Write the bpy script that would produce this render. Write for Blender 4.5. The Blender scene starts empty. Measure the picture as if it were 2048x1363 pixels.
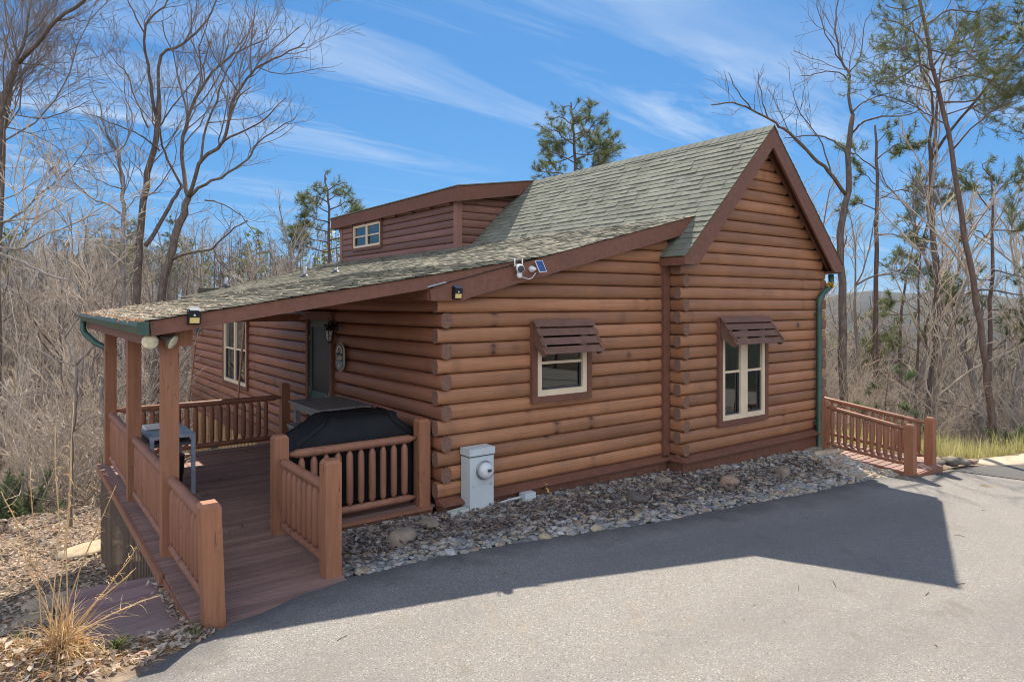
import bpy, math, random
from mathutils import Vector as V, Matrix, Quaternion
import numpy as np
rnd = random.Random(7)
col = bpy.context.scene.collection
SC = bpy.context.scene
# ------------------------------------------------------------------ camera model
CAM = V((-4.555, -7.615, 2.516)); FPX = 1352.0; CX = 1024.0; HY = 607.6
FW = V((.599, .801, 0)).normalized(); RT = V((FW.y, -FW.x, 0))
def at(px, py, d):
    """point of the place seen in direction (px,py) at a distance d along the view"""
    return CAM + (FW + RT*((px-CX)/FPX) - V((0, 0, 1))*((py-HY)/FPX))*d
def on(px, py, ax, val):
    r = FW + RT*((px-CX)/FPX) - V((0, 0, 1))*((py-HY)/FPX)
    return CAM + r*((val-CAM[ax])/r[ax])
def zd(x): return -.19-.045*max(-8, min(x, 30))
# ------------------------------------------------------------------ materials
MAT = {}
class NT:
    def __init__(s, name):
        s.m = bpy.data.materials.new(name); s.m.use_nodes = True
        s.t = s.m.node_tree; s.t.nodes.clear()
        s.out = s.n('ShaderNodeOutputMaterial'); s.b = s.n('ShaderNodeBsdfPrincipled')
        s.l(s.b.outputs[0], s.out.inputs[0])
    def n(s, ty, **kw):
        nd = s.t.nodes.new(ty)
        for k, v in kw.items(): setattr(nd, k, v)
        return nd
    def l(s, a, b): s.t.links.new(a, b)
    def val(s, sock, v):
        if hasattr(v, 'links') or isinstance(v, bpy.types.NodeSocket): s.l(v, sock)
        else: sock.default_value = v
    def noise(s, vec, scale, detail=4, rough=.55, dist=0):
        nd = s.n('ShaderNodeTexNoise'); nd.inputs['Scale'].default_value = scale
        nd.inputs['Detail'].default_value = detail; nd.inputs['Roughness'].default_value = rough
        nd.inputs['Distortion'].default_value = dist
        if vec is not None: s.l(vec, nd.inputs['Vector'])
        return nd.outputs[0]
    def vor(s, vec, scale, feature='F1', out=0, rnd_=1.0):
        nd = s.n('ShaderNodeTexVoronoi', feature=feature); nd.inputs['Scale'].default_value = scale
        nd.inputs['Randomness'].default_value = rnd_
        if vec is not None: s.l(vec, nd.inputs['Vector'])
        return nd.outputs[out]
    def ramp(s, fac, stops, interp='LINEAR'):
        nd = s.n('ShaderNodeValToRGB'); e = nd.color_ramp.elements; nd.color_ramp.interpolation = interp
        while len(e) < len(stops): e.new(.5)
        for i, (p, c) in enumerate(stops):
            e[i].position = p; e[i].color = (c, c, c, 1) if isinstance(c, (int, float)) else (*c, 1)
        s.l(fac, nd.inputs[0]); return nd.outputs[0]
    def mix(s, fac, a, b, mode='MIX'):
        nd = s.n('ShaderNodeMix', data_type='RGBA', blend_type=mode)
        s.val(nd.inputs[0], fac)
        for sock, v in ((nd.inputs[6], a), (nd.inputs[7], b)):
            if isinstance(v, tuple): sock.default_value = (*v, 1) if len(v) == 3 else v
            else: s.l(v, sock)
        return nd.outputs[2]
    def math(s, op, a, b=None, c=None):
        nd = s.n('ShaderNodeMath', operation=op)
        for i, v in enumerate((a, b, c)):
            if v is None: continue
            s.val(nd.inputs[i], v)
        return nd.outputs[0]
    def mapping(s, vec, scale=(1, 1, 1), loc=(0, 0, 0), rot=(0, 0, 0)):
        nd = s.n('ShaderNodeMapping'); nd.inputs['Scale'].default_value = scale
        nd.inputs['Location'].default_value = loc; nd.inputs['Rotation'].default_value = rot
        s.l(vec, nd.inputs['Vector']); return nd.outputs[0]
    def obj(s): return s.n('ShaderNodeTexCoord').outputs['Object']
    def attr(s, name='lc'): return s.n('ShaderNodeAttribute', attribute_name=name).outputs['Vector']
    def color(s, c): s.val(s.b.inputs['Base Color'], (*c, 1) if isinstance(c, tuple) else c)
    def rough(s, r): s.val(s.b.inputs['Roughness'], r)
    def spec(s, v): s.b.inputs['Specular IOR Level'].default_value = v
    def bump(s, h, strength=.3, dist=.01):
        nd = s.n('ShaderNodeBump'); nd.inputs['Strength'].default_value = strength; nd.inputs['Distance'].default_value = dist
        s.l(h, nd.inputs['Height']); s.l(nd.outputs[0], s.b.inputs['Normal'])
def simple(name, c, var=.25, scale=6, rough=.6, spec=.4, bump=.15, bscale=60, stretch=(1, 1, 1), metal=0):
    t = NT(name); v = t.mapping(t.obj(), stretch)
    n1 = t.noise(v, scale, 5, .6)
    lo = tuple(x*(1-var) for x in c); hi = tuple(min(1, x*(1+var)) for x in c)
    t.color(t.ramp(n1, [(.3, lo), (.7, hi)])); t.rough(rough); t.spec(spec); t.b.inputs['Metallic'].default_value = metal
    if bump: t.bump(t.noise(v, bscale, 3), bump, .004)
    MAT[name] = t.m; return t
def m_log(name, c1, c2, c3, ct=.47, cw=1.):
    t = NT(name); a = t.attr()
    g = t.noise(t.mapping(a, (1.2, 26, 13.7)), 1, 5, .65)
    big = t.noise(t.mapping(a, (.55, 3, 9.1)), 1, 3, .6)
    base = t.mix(t.ramp(g, [(.3, 0.), (.7, 1.)]), c1, c2)
    base = t.mix(t.ramp(big, [(.42, 0.), (.72, .6)]), base, c3)
    sep = t.n('ShaderNodeSeparateXYZ'); t.l(a, sep.inputs[0])
    tone = t.n('ShaderNodeTexWhiteNoise', noise_dimensions='1D'); t.l(sep.outputs[2], tone.inputs['W'])
    base = t.mix(1., base, t.ramp(tone.outputs[0], [(0, .72), (1, 1.22)]), 'MULTIPLY')
    # knots
    kn = t.vor(t.mapping(a, (2.1, .72, 3.33)), 1, 'F1')
    base = t.mix(t.ramp(kn, [(.05, .85), (.11, 0.)]), base, (.03, .014, .008))
    halo = t.ramp(kn, [(.08, .4), (.24, 0.)]); base = t.mix(halo, base, (.09, .035, .02))
    # seasoning checks: thin dark wavering cracks along the log
    wv = t.noise(t.mapping(a, (.8, 0, 5.17)), 1, 3, .6)
    off = t.math('ADD', sep.outputs[1], t.math('MULTIPLY', t.math('SUBTRACT', wv, .5), .55))
    line = t.math('ABSOLUTE', t.math('SUBTRACT', off, .42))
    msk = t.ramp(t.noise(t.mapping(a, (.35, 0, 3.71)), 1, 1, .5), [(ct, 0.), (ct+.05, 1.)])
    crack = t.math('MULTIPLY', t.ramp(line, [(.012*cw, 1.), (.026*cw, 0.)]), msk)
    base = t.mix(crack, base, (.018, .008, .005))
    # dust and grime settled in blotches
    gr = t.noise(t.obj(), 2.3, 4, .6); base = t.mix(t.ramp(gr, [(.45, 0.), (.72, .32)]), base, (.13, .075, .05))
    t.color(base); t.rough(t.ramp(g, [(.3, .38), (.7, .56)])); t.spec(.42)
    h = t.math('SUBTRACT', g, t.math('MULTIPLY', crack, 2.)); t.bump(h, .35, .006)
    MAT[name] = t.m
m_log('log_stain', (.315, .137, .060), (.425, .197, .093), (.205, .092, .045))
m_log('log_dormer_shade', (.20, .088, .058), (.28, .13, .09), (.13, .06, .043))  # darker copy of the log colour, the dormer wall's shade put into it
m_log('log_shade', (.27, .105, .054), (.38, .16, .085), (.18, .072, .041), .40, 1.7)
def m_logend():
    t = NT('log_end'); a = t.obj()
    g = t.noise(a, 34, 4, .7); t.color(t.ramp(g, [(.3, (.15, .082, .054)), (.7, (.25, .145, .10))])); t.rough(.85); t.spec(.15)
    t.bump(g, .5, .006); MAT['log_end'] = t.m
m_logend()
def m_trim(name, c, stretch=(1, 1, 1), rough=.62):
    t = NT(name); o = t.obj()
    g = t.noise(t.mapping(o, stretch), 9, 5, .65); b = t.noise(o, 1.3, 4, .6)
    base = t.ramp(g, [(.3, tuple(x*.8 for x in c)), (.7, tuple(x*1.15 for x in c))])
    base = t.mix(t.ramp(b, [(.45, 0.), (.75, .35)]), base, tuple(x*.62 for x in c))
    ck = t.noise(t.mapping(o, tuple(x*(.55 if x > .5 else .5) for x in stretch)), 9, 2, .5, .4)
    ckl = t.ramp(t.math('ABSOLUTE', t.math('SUBTRACT', ck, .56)), [(.002, 1.), (.0065, 0.)])
    if stretch != (1, 1, 1): base = t.mix(t.math('MULTIPLY', ckl, t.ramp(t.noise(o, 1.9, 2, .5), [(.5, 0.), (.56, .85)])), base, tuple(x*.14 for x in c))
    fine = t.noise(t.mapping(o, tuple(8*x for x in stretch)), 9, 2, .6)
    base = t.mix(t.ramp(fine, [(.6, 0.), (.72, .18)]), base, (.26, .17, .13))
    t.color(base); t.rough(rough); t.spec(.3); t.bump(t.math('ADD', g, fine), .22, .004); MAT[name] = t.m
m_trim('trim', (.175, .074, .045)); m_trim('fascia', (.20, .090, .057), (1.5, 1.5, 1.5))
m_trim('rail', (.29, .13, .075), (1, 1, .2), .55); m_trim('post', (.32, .14, .072), (3, 3, .25), .58)
m_trim('soffit', (.21, .07, .04), (1, 8, 1)); m_trim('awning', (.17, .09, .06))
simple('tan_board', (.42, .27, .13), .2, 3, .7, .3, .2, 40, (1, 1, .15))
simple('cream', (.72, .57, .385), .08, 4, .4, .4, .05); simple('green_metal', (.036, .082, .054), .22, 5, .42, .5, .06)
simple('green_paint', (.035, .075, .06), .2, 5, .45, .5, .06); simple('black', (.012, .012, .013), .3, 8, .5, .4, .05)
simple('white', (.72, .72, .7), .06, 5, .4, .5, .04); simple('meter_grey', (.52, .56, .54), .08, 3, .45, .5, .05)
simple('dark_grey', (.06, .063, .066), .2, 8, .6, .4, .05); simple('steel', (.35, .35, .36), .15, 10, .35, .5, .04, metal=.8)
simple('galv', (.40, .41, .42), .15, 12, .55, .5, .05, metal=.3); simple('brass', (.5, .36, .12), .1, 9, .35, .5, .03, metal=.7)
simple('yellow_lens', (.75, .55, .2), .12, 40, .3, .5, .1, 90); simple('solar', (.02, .035, .09), .3, 30, .12, .6, 0)
simple('lamp_glass', (.78, .72, .5), .25, 22, .12, .6, .4, 40); simple('lantern_glass', (.6, .6, .57), .1, 9, .1, .6, 0)
simple('grey_wood', (.21, .195, .18), .3, 4, .75, .25, .3, 50, (1, 9, 6)); simple('blue_table', (.27, .3, .34), .2, 7, .45, .4, .1, 40)
simple('paper', (.7, .68, .64), .1, 9, .8, .2, .05); simple('pole_wood', (.28, .15, .08), .2, 3, .6, .3, .15, 40, (3, 3, .3))
simple('concrete', (.34, .29, .21), .2, 5, .9, .2, .4, 30); simple('light_block', (.42, .44, .38), .12, 6, .8, .3, .2)
simple('leaf_dark', (.012, .022, .010), .4, 20, .6, .3, 0)
simple('sign_dark', (.02, .028, .03), .2, 12, .5, .4, .03); simple('sign_cream', (.55, .5, .4), .1, 12, .5, .4, .03)
simple('sign_blue', (.2, .28, .32), .12, 12, .5, .4, .03)
simple('curtain', (.28, .26, .23), .1, 8, .8, .2, .1); simple('interior', (.09, .075, .06), .2, 3, .8, .2, 0)
def m_deck(name, c, cgap):
    t = NT(name); o = t.obj(); sep = t.n('ShaderNodeSeparateXYZ'); t.l(o, sep.inputs[0])
    g = t.noise(t.mapping(o, (1.4, 14, 1)), 2.2, 5, .65); b = t.noise(o, .9, 4, .6)
    tn = t.n('ShaderNodeTexWhiteNoise', noise_dimensions='1D'); t.l(t.math('FLOOR', t.math('DIVIDE', sep.outputs[1], .14)), tn.inputs['W'])
    base = t.ramp(g, [(.3, tuple(x*.75 for x in c)), (.7, tuple(x*1.2 for x in c))])
    base = t.mix(1., base, t.ramp(tn.outputs[0], [(0, .8), (1, 1.15)]), 'MULTIPLY')
    base = t.mix(t.ramp(b, [(.5, 0.), (.7, .4)]), base, cgap)
    t.color(base); t.rough(.72); t.spec(.25); t.bump(g, .25, .004); MAT[name] = t.m
m_deck('deck', (.275, .165, .130), (.2, .155, .14)); m_deck('landing', (.26, .165, .15), (.32, .25, .19))
def m_shingle(name, ca, cb, cc, cdeb, deb):
    t = NT(name); a = t.attr(); sep = t.n('ShaderNodeSeparateXYZ'); t.l(a, sep.inputs[0])
    base = t.ramp(sep.outputs[2], [(0, ca), (.5, cb), (1, cc)])
    o = t.obj(); fine = t.noise(o, 160, 2, .7); big = t.noise(o, .8, 4, .6)
    base = t.mix(1., base, t.ramp(fine, [(.25, .6), (.75, 1.4)]), 'MULTIPLY')
    base = t.mix(1., base, t.ramp(big, [(.3, .82), (.7, 1.15)]), 'MULTIPLY')
    d = t.noise(t.mapping(o, (1, 1, 1)), 11, 5, .75)
    base = t.mix(t.ramp(d, [(.5, 0.), (.66, deb)]), base, cdeb)
    t.color(base); t.rough(.92); t.spec(.12); t.bump(fine, .5, .004); MAT[name] = t.m
m_shingle('shingle', (.14, .145, .105), (.182, .184, .138), (.222, .216, .165), (.2, .18, .13), .25)
m_shingle('shingle_worn', (.13, .135, .105), (.20, .19, .145), (.28, .25, .19), (.33, .25, .15), .48)
def m_asphalt(name, c, dark, seed):
    t = NT(name); o = t.mapping(t.obj(), (1, 1, 1), (seed, 0, 0))
    sp = t.noise(o, 130, 3, .8); sp2 = t.vor(o, 105, 'F1', 1); sp2n = t.n('ShaderNodeSeparateColor'); t.l(sp2, sp2n.inputs[0])
    b = t.noise(o, .45, 5, .62); m2 = t.noise(o, 3.5, 4, .6)
    base = t.ramp(sp, [(.3, tuple(x*.65 for x in c)), (.5, c), (.72, tuple(min(1, x*1.45) for x in c))])
    base = t.mix(t.ramp(sp2n.outputs[0], [(.87, 0.), (.94, .6)]), base, (.52, .46, .38))
    base = t.mix(t.ramp(sp2n.outputs[1], [(.88, 0.), (.94, .6)]), base, (.06, .055, .05))
    base = t.mix(t.ramp(b, [(.42, 0.), (.68, .5)]), base, dark)
    base = t.mix(t.ramp(m2, [(.5, 0.), (.75, .28)]), base, (.25, .2, .15))
    pat = t.noise(o, 1.7, 5, .7, .6); base = t.mix(t.ramp(pat, [(.60, 0.), (.70, .38)]), base, (.14, .11, .08))
    yst = t.noise(t.mapping(o, (1, 1, 1), (7, 3, 0)), .9, 6, .72, 1.2); base = t.mix(t.ramp(yst, [(.62, 0.), (.74, .45)]), base, (.30, .235, .15))
    warp = t.n('ShaderNodeVectorMath', operation='ADD'); nz = t.n('ShaderNodeTexNoise'); nz.inputs['Scale'].default_value = 1.6; nz.inputs['Detail'].default_value = 5; t.l(o, nz.inputs['Vector']); t.l(o, warp.inputs[0]); t.l(nz.outputs['Color'], warp.inputs[1])
    cr = t.vor(warp.outputs[0], .33, 'DISTANCE_TO_EDGE'); cm = t.ramp(t.noise(o, .35, 2, .5), [(.56, 0.), (.64, .6)])
    base = t.mix(t.math('MULTIPLY', t.ramp(cr, [(.002, 1.), (.006, 0.)]), cm), base, (.05, .045, .042))
    trk = t.noise(t.mapping(o, (.18, 1.1, 1), (2, 5, 0), (0, 0, .25)), 1, 3, .5); base = t.mix(t.ramp(trk, [(.48, 0.), (.62, .28)]), base, (.15, .14, .13))
    at_ = t.attr('edge'); sep = t.n('ShaderNodeSeparateXYZ'); t.l(at_, sep.inputs[0])
    ew = t.math('ADD', sep.outputs[0], t.math('MULTIPLY', t.math('SUBTRACT', t.noise(o, 2.2, 4, .6), .5), .9))
    base = t.mix(t.ramp(ew, [(.15, .6), (.55, 0.)]), base, (.075, .072, .07))
    t.color(base); t.rough(.9); t.spec(.2); t.bump(t.math('ADD', sp, sp2n.outputs[2]), .75, .006); MAT[name] = t.m
m_asphalt('asphalt', (.232, .216, .194), (.185, .172, .155), 0); m_asphalt('asphalt_old', (.15, .14, .13), (.12, .115, .11), 31)
def m_tone(name, stops, rough=.85, spec=.15, sub=0, fine=40, bump=.2, trans=0):
    t = NT(name); a = t.attr(); sep = t.n('ShaderNodeSeparateXYZ'); t.l(a, sep.inputs[0])
    base = t.ramp(sep.outputs[2], stops)
    n = t.noise(t.obj(), fine, 4, .65); base = t.mix(1., base, t.ramp(n, [(.25, .7), (.75, 1.3)]), 'MULTIPLY')
    t.color(base); t.rough(rough); t.spec(spec)
    if bump: t.bump(n, bump, .006)
    if trans:
        tr = t.n('ShaderNodeBsdfTranslucent'); t.l(base, tr.inputs[0]); mx = t.n('ShaderNodeMixShader'); mx.inputs[0].default_value = trans
        t.l(t.b.outputs[0], mx.inputs[1]); t.l(tr.outputs[0], mx.inputs[2]); t.l(mx.outputs[0], t.out.inputs[0])
    MAT[name] = t.m
m_tone('pebble', [(0, (.12, .118, .115)), (.3, (.24, .235, .22)), (.55, (.34, .32, .28)), (.75, (.38, .31, .20)), (.9, (.29, .20, .14)), (1, (.50, .48, .44))])
m_tone('dead_leaf', [(0, (.24, .17, .12)), (.35, (.42, .325, .235)), (.65, (.58, .47, .36)), (.85, (.68, .57, .45)), (1, (.46, .23, .11))], .8, .2, trans=.3)
m_tone('mulch_leaf', [(0, (.10, .07, .06)), (.4, (.19, .14, .115)), (.75, (.28, .22, .185)), (1, (.38, .31, .25))], .8, .2, trans=.2)
m_tone('rock', [(0, (.12, .105, .09)), (.5, (.23, .19, .14)), (1, (.3, .2, .15))], .9, .15, fine=9, bump=.7)
m_tone('flagstone', [(0, (.3, .24, .17)), (.5, (.38, .3, .2)), (1, (.42, .35, .26))], .9, .15, fine=7, bump=.5)
m_tone('dry_grass', [(0, (.36, .2, .08)), (.5, (.56, .36, .16)), (1, (.70, .52, .29))], .7, .25, bump=0, trans=.35)
m_tone('green_grass', [(0, (.09, .13, .03)), (.5, (.17, .2, .06)), (1, (.27, .26, .1))], .7, .25, bump=0, trans=.4)
m_tone('tall_grass', [(0, (.30, .29, .10)), (.5, (.45, .42, .17)), (1, (.58, .52, .27))], .7, .25, bump=0, trans=.4)
m_tone('needle', [(0, (.06, .08, .024)), (.5, (.12, .142, .046)), (1, (.20, .205, .08))], .6, .3, bump=0, trans=.45)
m_tone('needle_young', [(0, (.06, .10, .04)), (.5, (.12, .17, .07)), (1, (.2, .24, .12))], .6, .3, bump=0, trans=.4)
def m_bark(name, a, b, c, sc=(9, 9, 2.2)):
    t = NT(name); o = t.mapping(t.obj(), sc)
    g = t.noise(o, 1.6, 5, .7, .5); b2 = t.noise(t.obj(), .7, 3, .6)
    base = t.ramp(g, [(.3, a), (.5, b), (.72, c)]); base = t.mix(t.ramp(b2, [(.45, 0.), (.7, .4)]), base, b)
    t.color(base); t.rough(.9); t.spec(.15); t.bump(g, .6, .02); MAT[name] = t.m
m_bark('bark_dark', (.07, .053, .042), (.15, .116, .092), (.25, .2, .165))
m_bark('bark_grey', (.14, .115, .095), (.27, .23, .195), (.38, .33, .285)); m_bark('twig_pale', (.33, .26, .195), (.48, .39, .295), (.60, .505, .395), (3, 3, 3))
m_bark('twig_dark', (.13, .10, .08), (.22, .175, .14), (.31, .25, .205), (3, 3, 3)); m_bark('bark_pine', (.085, .055, .042), (.155, .105, .082), (.22, .16, .13))
def m_ground():
    t = NT('leaf_ground'); o = t.obj()
    a = t.noise(o, 14, 5, .75); b = t.noise(o, .16, 4, .6); c = t.vor(o, 16, 'F1', 1); sc = t.n('ShaderNodeSeparateColor'); t.l(c, sc.inputs[0])
    base = t.ramp(a, [(.3, (.09, .068, .05)), (.5, (.19, .145, .11)), (.7, (.30, .235, .175))])
    base = t.mix(.45, base, t.ramp(sc.outputs[0], [(0, (.12, .085, .06)), (.6, (.25, .185, .13)), (1, (.34, .27, .2))]))
    base = t.mix(t.ramp(b, [(.5, 0.), (.66, .35)]), base, (.10, .11, .06))
    t.color(base); t.rough(.95); t.spec(.1); t.bump(t.math('ADD', a, sc.outputs[1]), .6, .04); MAT['leaf_ground'] = t.m
    t = NT('far_woods'); o = t.obj(); a = t.noise(o, .22, 8, .85); b = t.noise(o, .012, 4, .6)
    base = t.ramp(a, [(.38, (.025, .022, .02)), (.55, (.06, .053, .046)), (.7, (.12, .105, .088))])
    base = t.mix(t.ramp(b, [(.48, 0.), (.6, .7)]), base, (.055, .075, .04)); t.color(base); t.rough(1); t.spec(.05)
    t.bump(a, 1., 3.); MAT['far_woods'] = t.m
    t = NT('forest_floor'); o = t.obj(); a = t.noise(o, 5, 7, .8); b = t.noise(o, .35, 5, .7)
    base = t.ramp(a, [(.35, (.045, .035, .027)), (.5, (.11, .085, .064)), (.68, (.21, .165, .125))]); base = t.mix(t.ramp(b, [(.45, 0.), (.62, .55)]), base, (.055, .05, .034))
    t.color(base); t.rough(1); t.spec(.05); t.bump(a, 1., .15); MAT['forest_floor'] = t.m
    t = NT('soil'); o = t.obj(); a = t.noise(o, 20, 5, .7); t.color(t.ramp(a, [(.3, (.05, .042, .036)), (.7, (.13, .108, .088))])); t.rough(.95); t.bump(a, .7, .02); MAT['soil'] = t.m
    t = NT('cover'); o = t.obj(); a = t.noise(o, 3, 4, .6); f = t.noise(o, 220, 2, .6); t.color(t.ramp(a, [(.3, (.007, .008, .009)), (.7, (.013, .014, .015))])); t.rough(.62); t.spec(.22); t.bump(t.math('ADD', t.math('MULTIPLY', a, 3.), f), .3, .01); MAT['cover'] = t.m
    t = NT('glass'); gl = t.n('ShaderNodeBsdfGlossy'); gl.inputs['Roughness'].default_value = .015; gl.inputs[0].default_value = (.75, .78, .78, 1)
    tr = t.n('ShaderNodeBsdfTransparent'); tr.inputs[0].default_value = (.5, .52, .5, 1)
    fr = t.n('ShaderNodeFresnel'); fr.inputs[0].default_value = 1.7; mx = t.n('ShaderNodeMixShader')
    t.l(t.math('ADD', t.math('MULTIPLY', fr.outputs[0], 1.3), .05), mx.inputs[0]); t.l(tr.outputs[0], mx.inputs[1]); t.l(gl.outputs[0], mx.inputs[2]); t.l(mx.outputs[0], t.out.inputs[0]); MAT['glass'] = t.m
m_ground()
# ------------------------------------------------------------------ mesh builder
ORG = {}
class MB:
    def __init__(s): s.v = []; s.f = []; s.a = []; s.mi = []; s.cur = 0; s.lc = None; s.smooth = []
    def vert(s, p, lc=(0, 0, 0)): s.v.append((p[0], p[1], p[2])); s.a.append(lc); return len(s.v)-1
    def face(s, idx, sm=False): s.f.append(tuple(idx)); s.mi.append(s.cur); s.smooth.append(sm)
    def hexa(s, p, lc=(0, 0, .5)):
        i = [s.vert(q, lc) for q in p]
        for f in ((3, 2, 1, 0), (4, 5, 6, 7), (0, 1, 5, 4), (1, 2, 6, 5), (2, 3, 7, 6), (3, 0, 4, 7)): s.face([i[k] for k in f])
    def box(s, x0, y0, z0, x1, y1, z1, lc=(0, 0, .5)):
        s.hexa([(x0, y0, z0), (x1, y0, z0), (x1, y1, z0), (x0, y1, z0), (x0, y0, z1), (x1, y0, z1), (x1, y1, z1), (x0, y1, z1)], lc)
    def obox(s, c, ax, ay, az, hx, hy, hz, lc=(0, 0, .5)):
        c = V(c); ax, ay, az = V(ax)*hx, V(ay)*hy, V(az)*hz
        s.hexa([c-ax-ay-az, c+ax-ay-az, c+ax+ay-az, c-ax+ay-az, c-ax-ay+az, c+ax-ay+az, c+ax+ay+az, c-ax+ay+az], lc)
    def prism(s, poly, ext, lc=(0, 0, .5)):
        """poly: list of 3D points, ext: extrusion vector"""
        n = len(poly); e = V(ext)
        a = [s.vert(p, lc) for p in poly]; b = [s.vert(V(p)+e, lc) for p in poly]
        s.face(a[::-1]); s.face(b)
        for i in range(n): j = (i+1) % n; s.face((a[i], a[j], b[j], b[i]))
    def tube(s, pts, rad, n=6, cap=True, lc=(0, 0, .5), sm=True):
        pts = [V(p) for p in pts]; prev = None; ring0 = None; m = len(pts); u = None
        for i, p in enumerate(pts):
            d = (pts[min(i+1, m-1)]-pts[max(i-1, 0)])
            if d.length < 1e-9: d = V((0, 0, 1))
            d.normalize()
            if u is None: u = d.orthogonal().normalized()
            else:
                u = u-d*u.dot(d)
                u = u.normalized() if u.length > 1e-6 else d.orthogonal().normalized()
            w = d.cross(u); r = rad[i] if hasattr(rad, '__len__') else rad
            ring = [s.vert(p+(u*math.cos(2*math.pi*k/n)+w*math.sin(2*math.pi*k/n))*r, lc) for k in range(n)]
            if prev is not None:
                for k in range(n): k2 = (k+1) % n; s.face((prev[k], prev[k2], ring[k2], ring[k]), sm)
            else: ring0 = ring
            prev = ring
        if cap: s.face(ring0[::-1]); s.face(prev)
    def cyl(s, p0, p1, r0, r1=None, n=16, lc=(0, 0, .5)): s.tube([p0, p1], [r0, r0 if r1 is None else r1], n, True, lc)
    def lathe(s, base, axis, prof, n=20, lc=(0, 0, .5)):
        """prof: list of (distance along axis, radius)"""
        ax = V(axis).normalized(); u = ax.orthogonal().normalized(); w = ax.cross(u); prev = None
        for h, r in prof:
            ring = [s.vert(V(base)+ax*h+(u*math.cos(2*math.pi*k/n)+w*math.sin(2*math.pi*k/n))*max(r, 1e-4), lc) for k in range(n)]
            if prev is not None:
                for k in range(n): k2 = (k+1) % n; s.face((prev[k], prev[k2], ring[k2], ring[k]), True)
            else: s.face(ring[::-1])
            prev = ring
        s.face(prev)
    def build(s, name, mats, parent=None, org=None):
        if parent is not None: o0 = ORG[parent]
        else: o0 = V(org) if org is not None else V((0, 0, 0))
        me = bpy.data.meshes.new(name)
        me.from_pydata([(a-o0.x, b-o0.y, c-o0.z) for a, b, c in s.v], [], s.f)
        for m in (mats if isinstance(mats, (list, tuple)) else [mats]): me.materials.append(MAT[m])
        me.polygons.foreach_set('material_index', s.mi); me.polygons.foreach_set('use_smooth', s.smooth)
        at_ = me.attributes.new('lc', 'FLOAT_VECTOR', 'POINT'); at_.data.foreach_set('vector', [c for a in s.a for c in a])
        me.update()
        o = bpy.data.objects.new(name, me); col.objects.link(o)
        if parent is not None: o.parent = parent
        else: o.location = o0
        ORG[o] = o0
        return o
def tag(o, label, cat, group=None, kind=None):
    if label: o['label'] = label
    if cat: o['category'] = cat
    if group: o['group'] = group
    if kind: o['kind'] = kind
    return o
def thing(name, loc, label, cat, group=None):
    o = bpy.data.objects.new(name, None); o.empty_display_size = .2; o.location = loc; col.objects.link(o)
    ORG[o] = V(loc); return tag(o, label, cat, group)
def struct(o, label=None): o['kind'] = 'structure'; return o
def copy_tree(src, loc, rz, sc, label=None, group=None):
    c = src.copy(); col.objects.link(c); c.location = loc; c.rotation_euler = (0, 0, rz); c.scale = (sc, sc, sc)
    if label: c['label'] = label
    if group: c['group'] = group
    for ch in src.children:
        d = ch.copy(); col.objects.link(d); d.parent = c
    return c
# ================================================================== THE CABIN
HC = .2; NS = 12
cabin = thing('log_cabin', (4.4, 6.9, -.3), 'reddish brown log cabin with green shingled gable roof, shed dormer and covered side porch', 'log cabin')
def sup(th, a, b, e=2.9):
    c, s_ = math.cos(th), math.sin(th)
    return a*math.copysign(abs(c)**(2/e), c), b*math.copysign(abs(s_)**(2/e), s_)
lid = [0]
def log(mb, p0, p1, zc, horiz, ra=.078, rz=.0998, endmat=True, ramp0=0, ramp1=0):
    """one log along p0-p1 (xy), horiz = horizontal unit normal"""
    lid[0] += 1; L = math.hypot(p1[0]-p0[0], p1[1]-p0[1]); k = rnd.random()*97
    n = 16; ns = max(2, int(L/.45)+1); prev = None; first = None
    d = V((p1[0]-p0[0], p1[1]-p0[1], 0)).normalized(); h = V(horiz)
    ph = rnd.random()*9; amp = .004
    for i in range(ns+1):
        t = i/ns; c = V((p0[0]+(p1[0]-p0[0])*t, p0[1]+(p1[1]-p0[1])*t, zc)); sc = 1+amp*10*(math.sin(ph+t*L*1.7)*.1+math.sin(ph*2+t*L*3.9)*.08)
        if endmat and (i == 0 or i == ns): sc *= .97
        ring = []
        for j in range(n):
            a, b = sup(2*math.pi*j/n, ra*sc, rz)
            ring.append(mb.vert(c+h*a+V((0, 0, b)), (t*L+k, j/n*2 if j <= n/2 else 2-j/n*2, lid[0]+.5)))
        if prev:
            mb.cur = 0
            for j in range(n): j2 = (j+1) % n; mb.face((prev[j], prev[j2], ring[j2], ring[j]), True)
        else: first = ring
        prev = ring
    mb.cur = 1 if endmat else 0
    for ring, fl in ((first, True), (prev, False)):
        rr = [mb.vert(mb.v[q], mb.a[q]) for q in ring]
        mb.face(rr[::-1] if fl else rr)
    mb.cur = 0
def segs(a, b, z0, z1, ops):
    out = [(a, b)]
    for (oa, ob, oz0, oz1) in ops:
        if min(z1, oz1)-max(z0, oz0) > .11:
            nw = []
            for (s, e) in out:
                if ob <= s or oa >= e: nw.append((s, e)); continue
                if oa > s: nw.append((s, oa))
                if ob < e: nw.append((ob, e))
            out = nw
    return [x for x in out if x[1]-x[0] > .03]
def main_z(x): return 5.76-.99*abs(6.65-x)
def shed_z(x): return 2.80+.2505*x
def porch_z(x): return 2.928+.167*x
WA = (1.455, 2.51, 1.15, 2.20)          # opening in the front wall: x0,x1,z0,z1
WG = (5.33, 6.70, .45, 2.20)
WS = (8.62, 10.64, .58, 2.25)           # side wall: y0,y1
DR = (3.53, 4.58, -.1, 2.24)
E0 = .11
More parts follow.
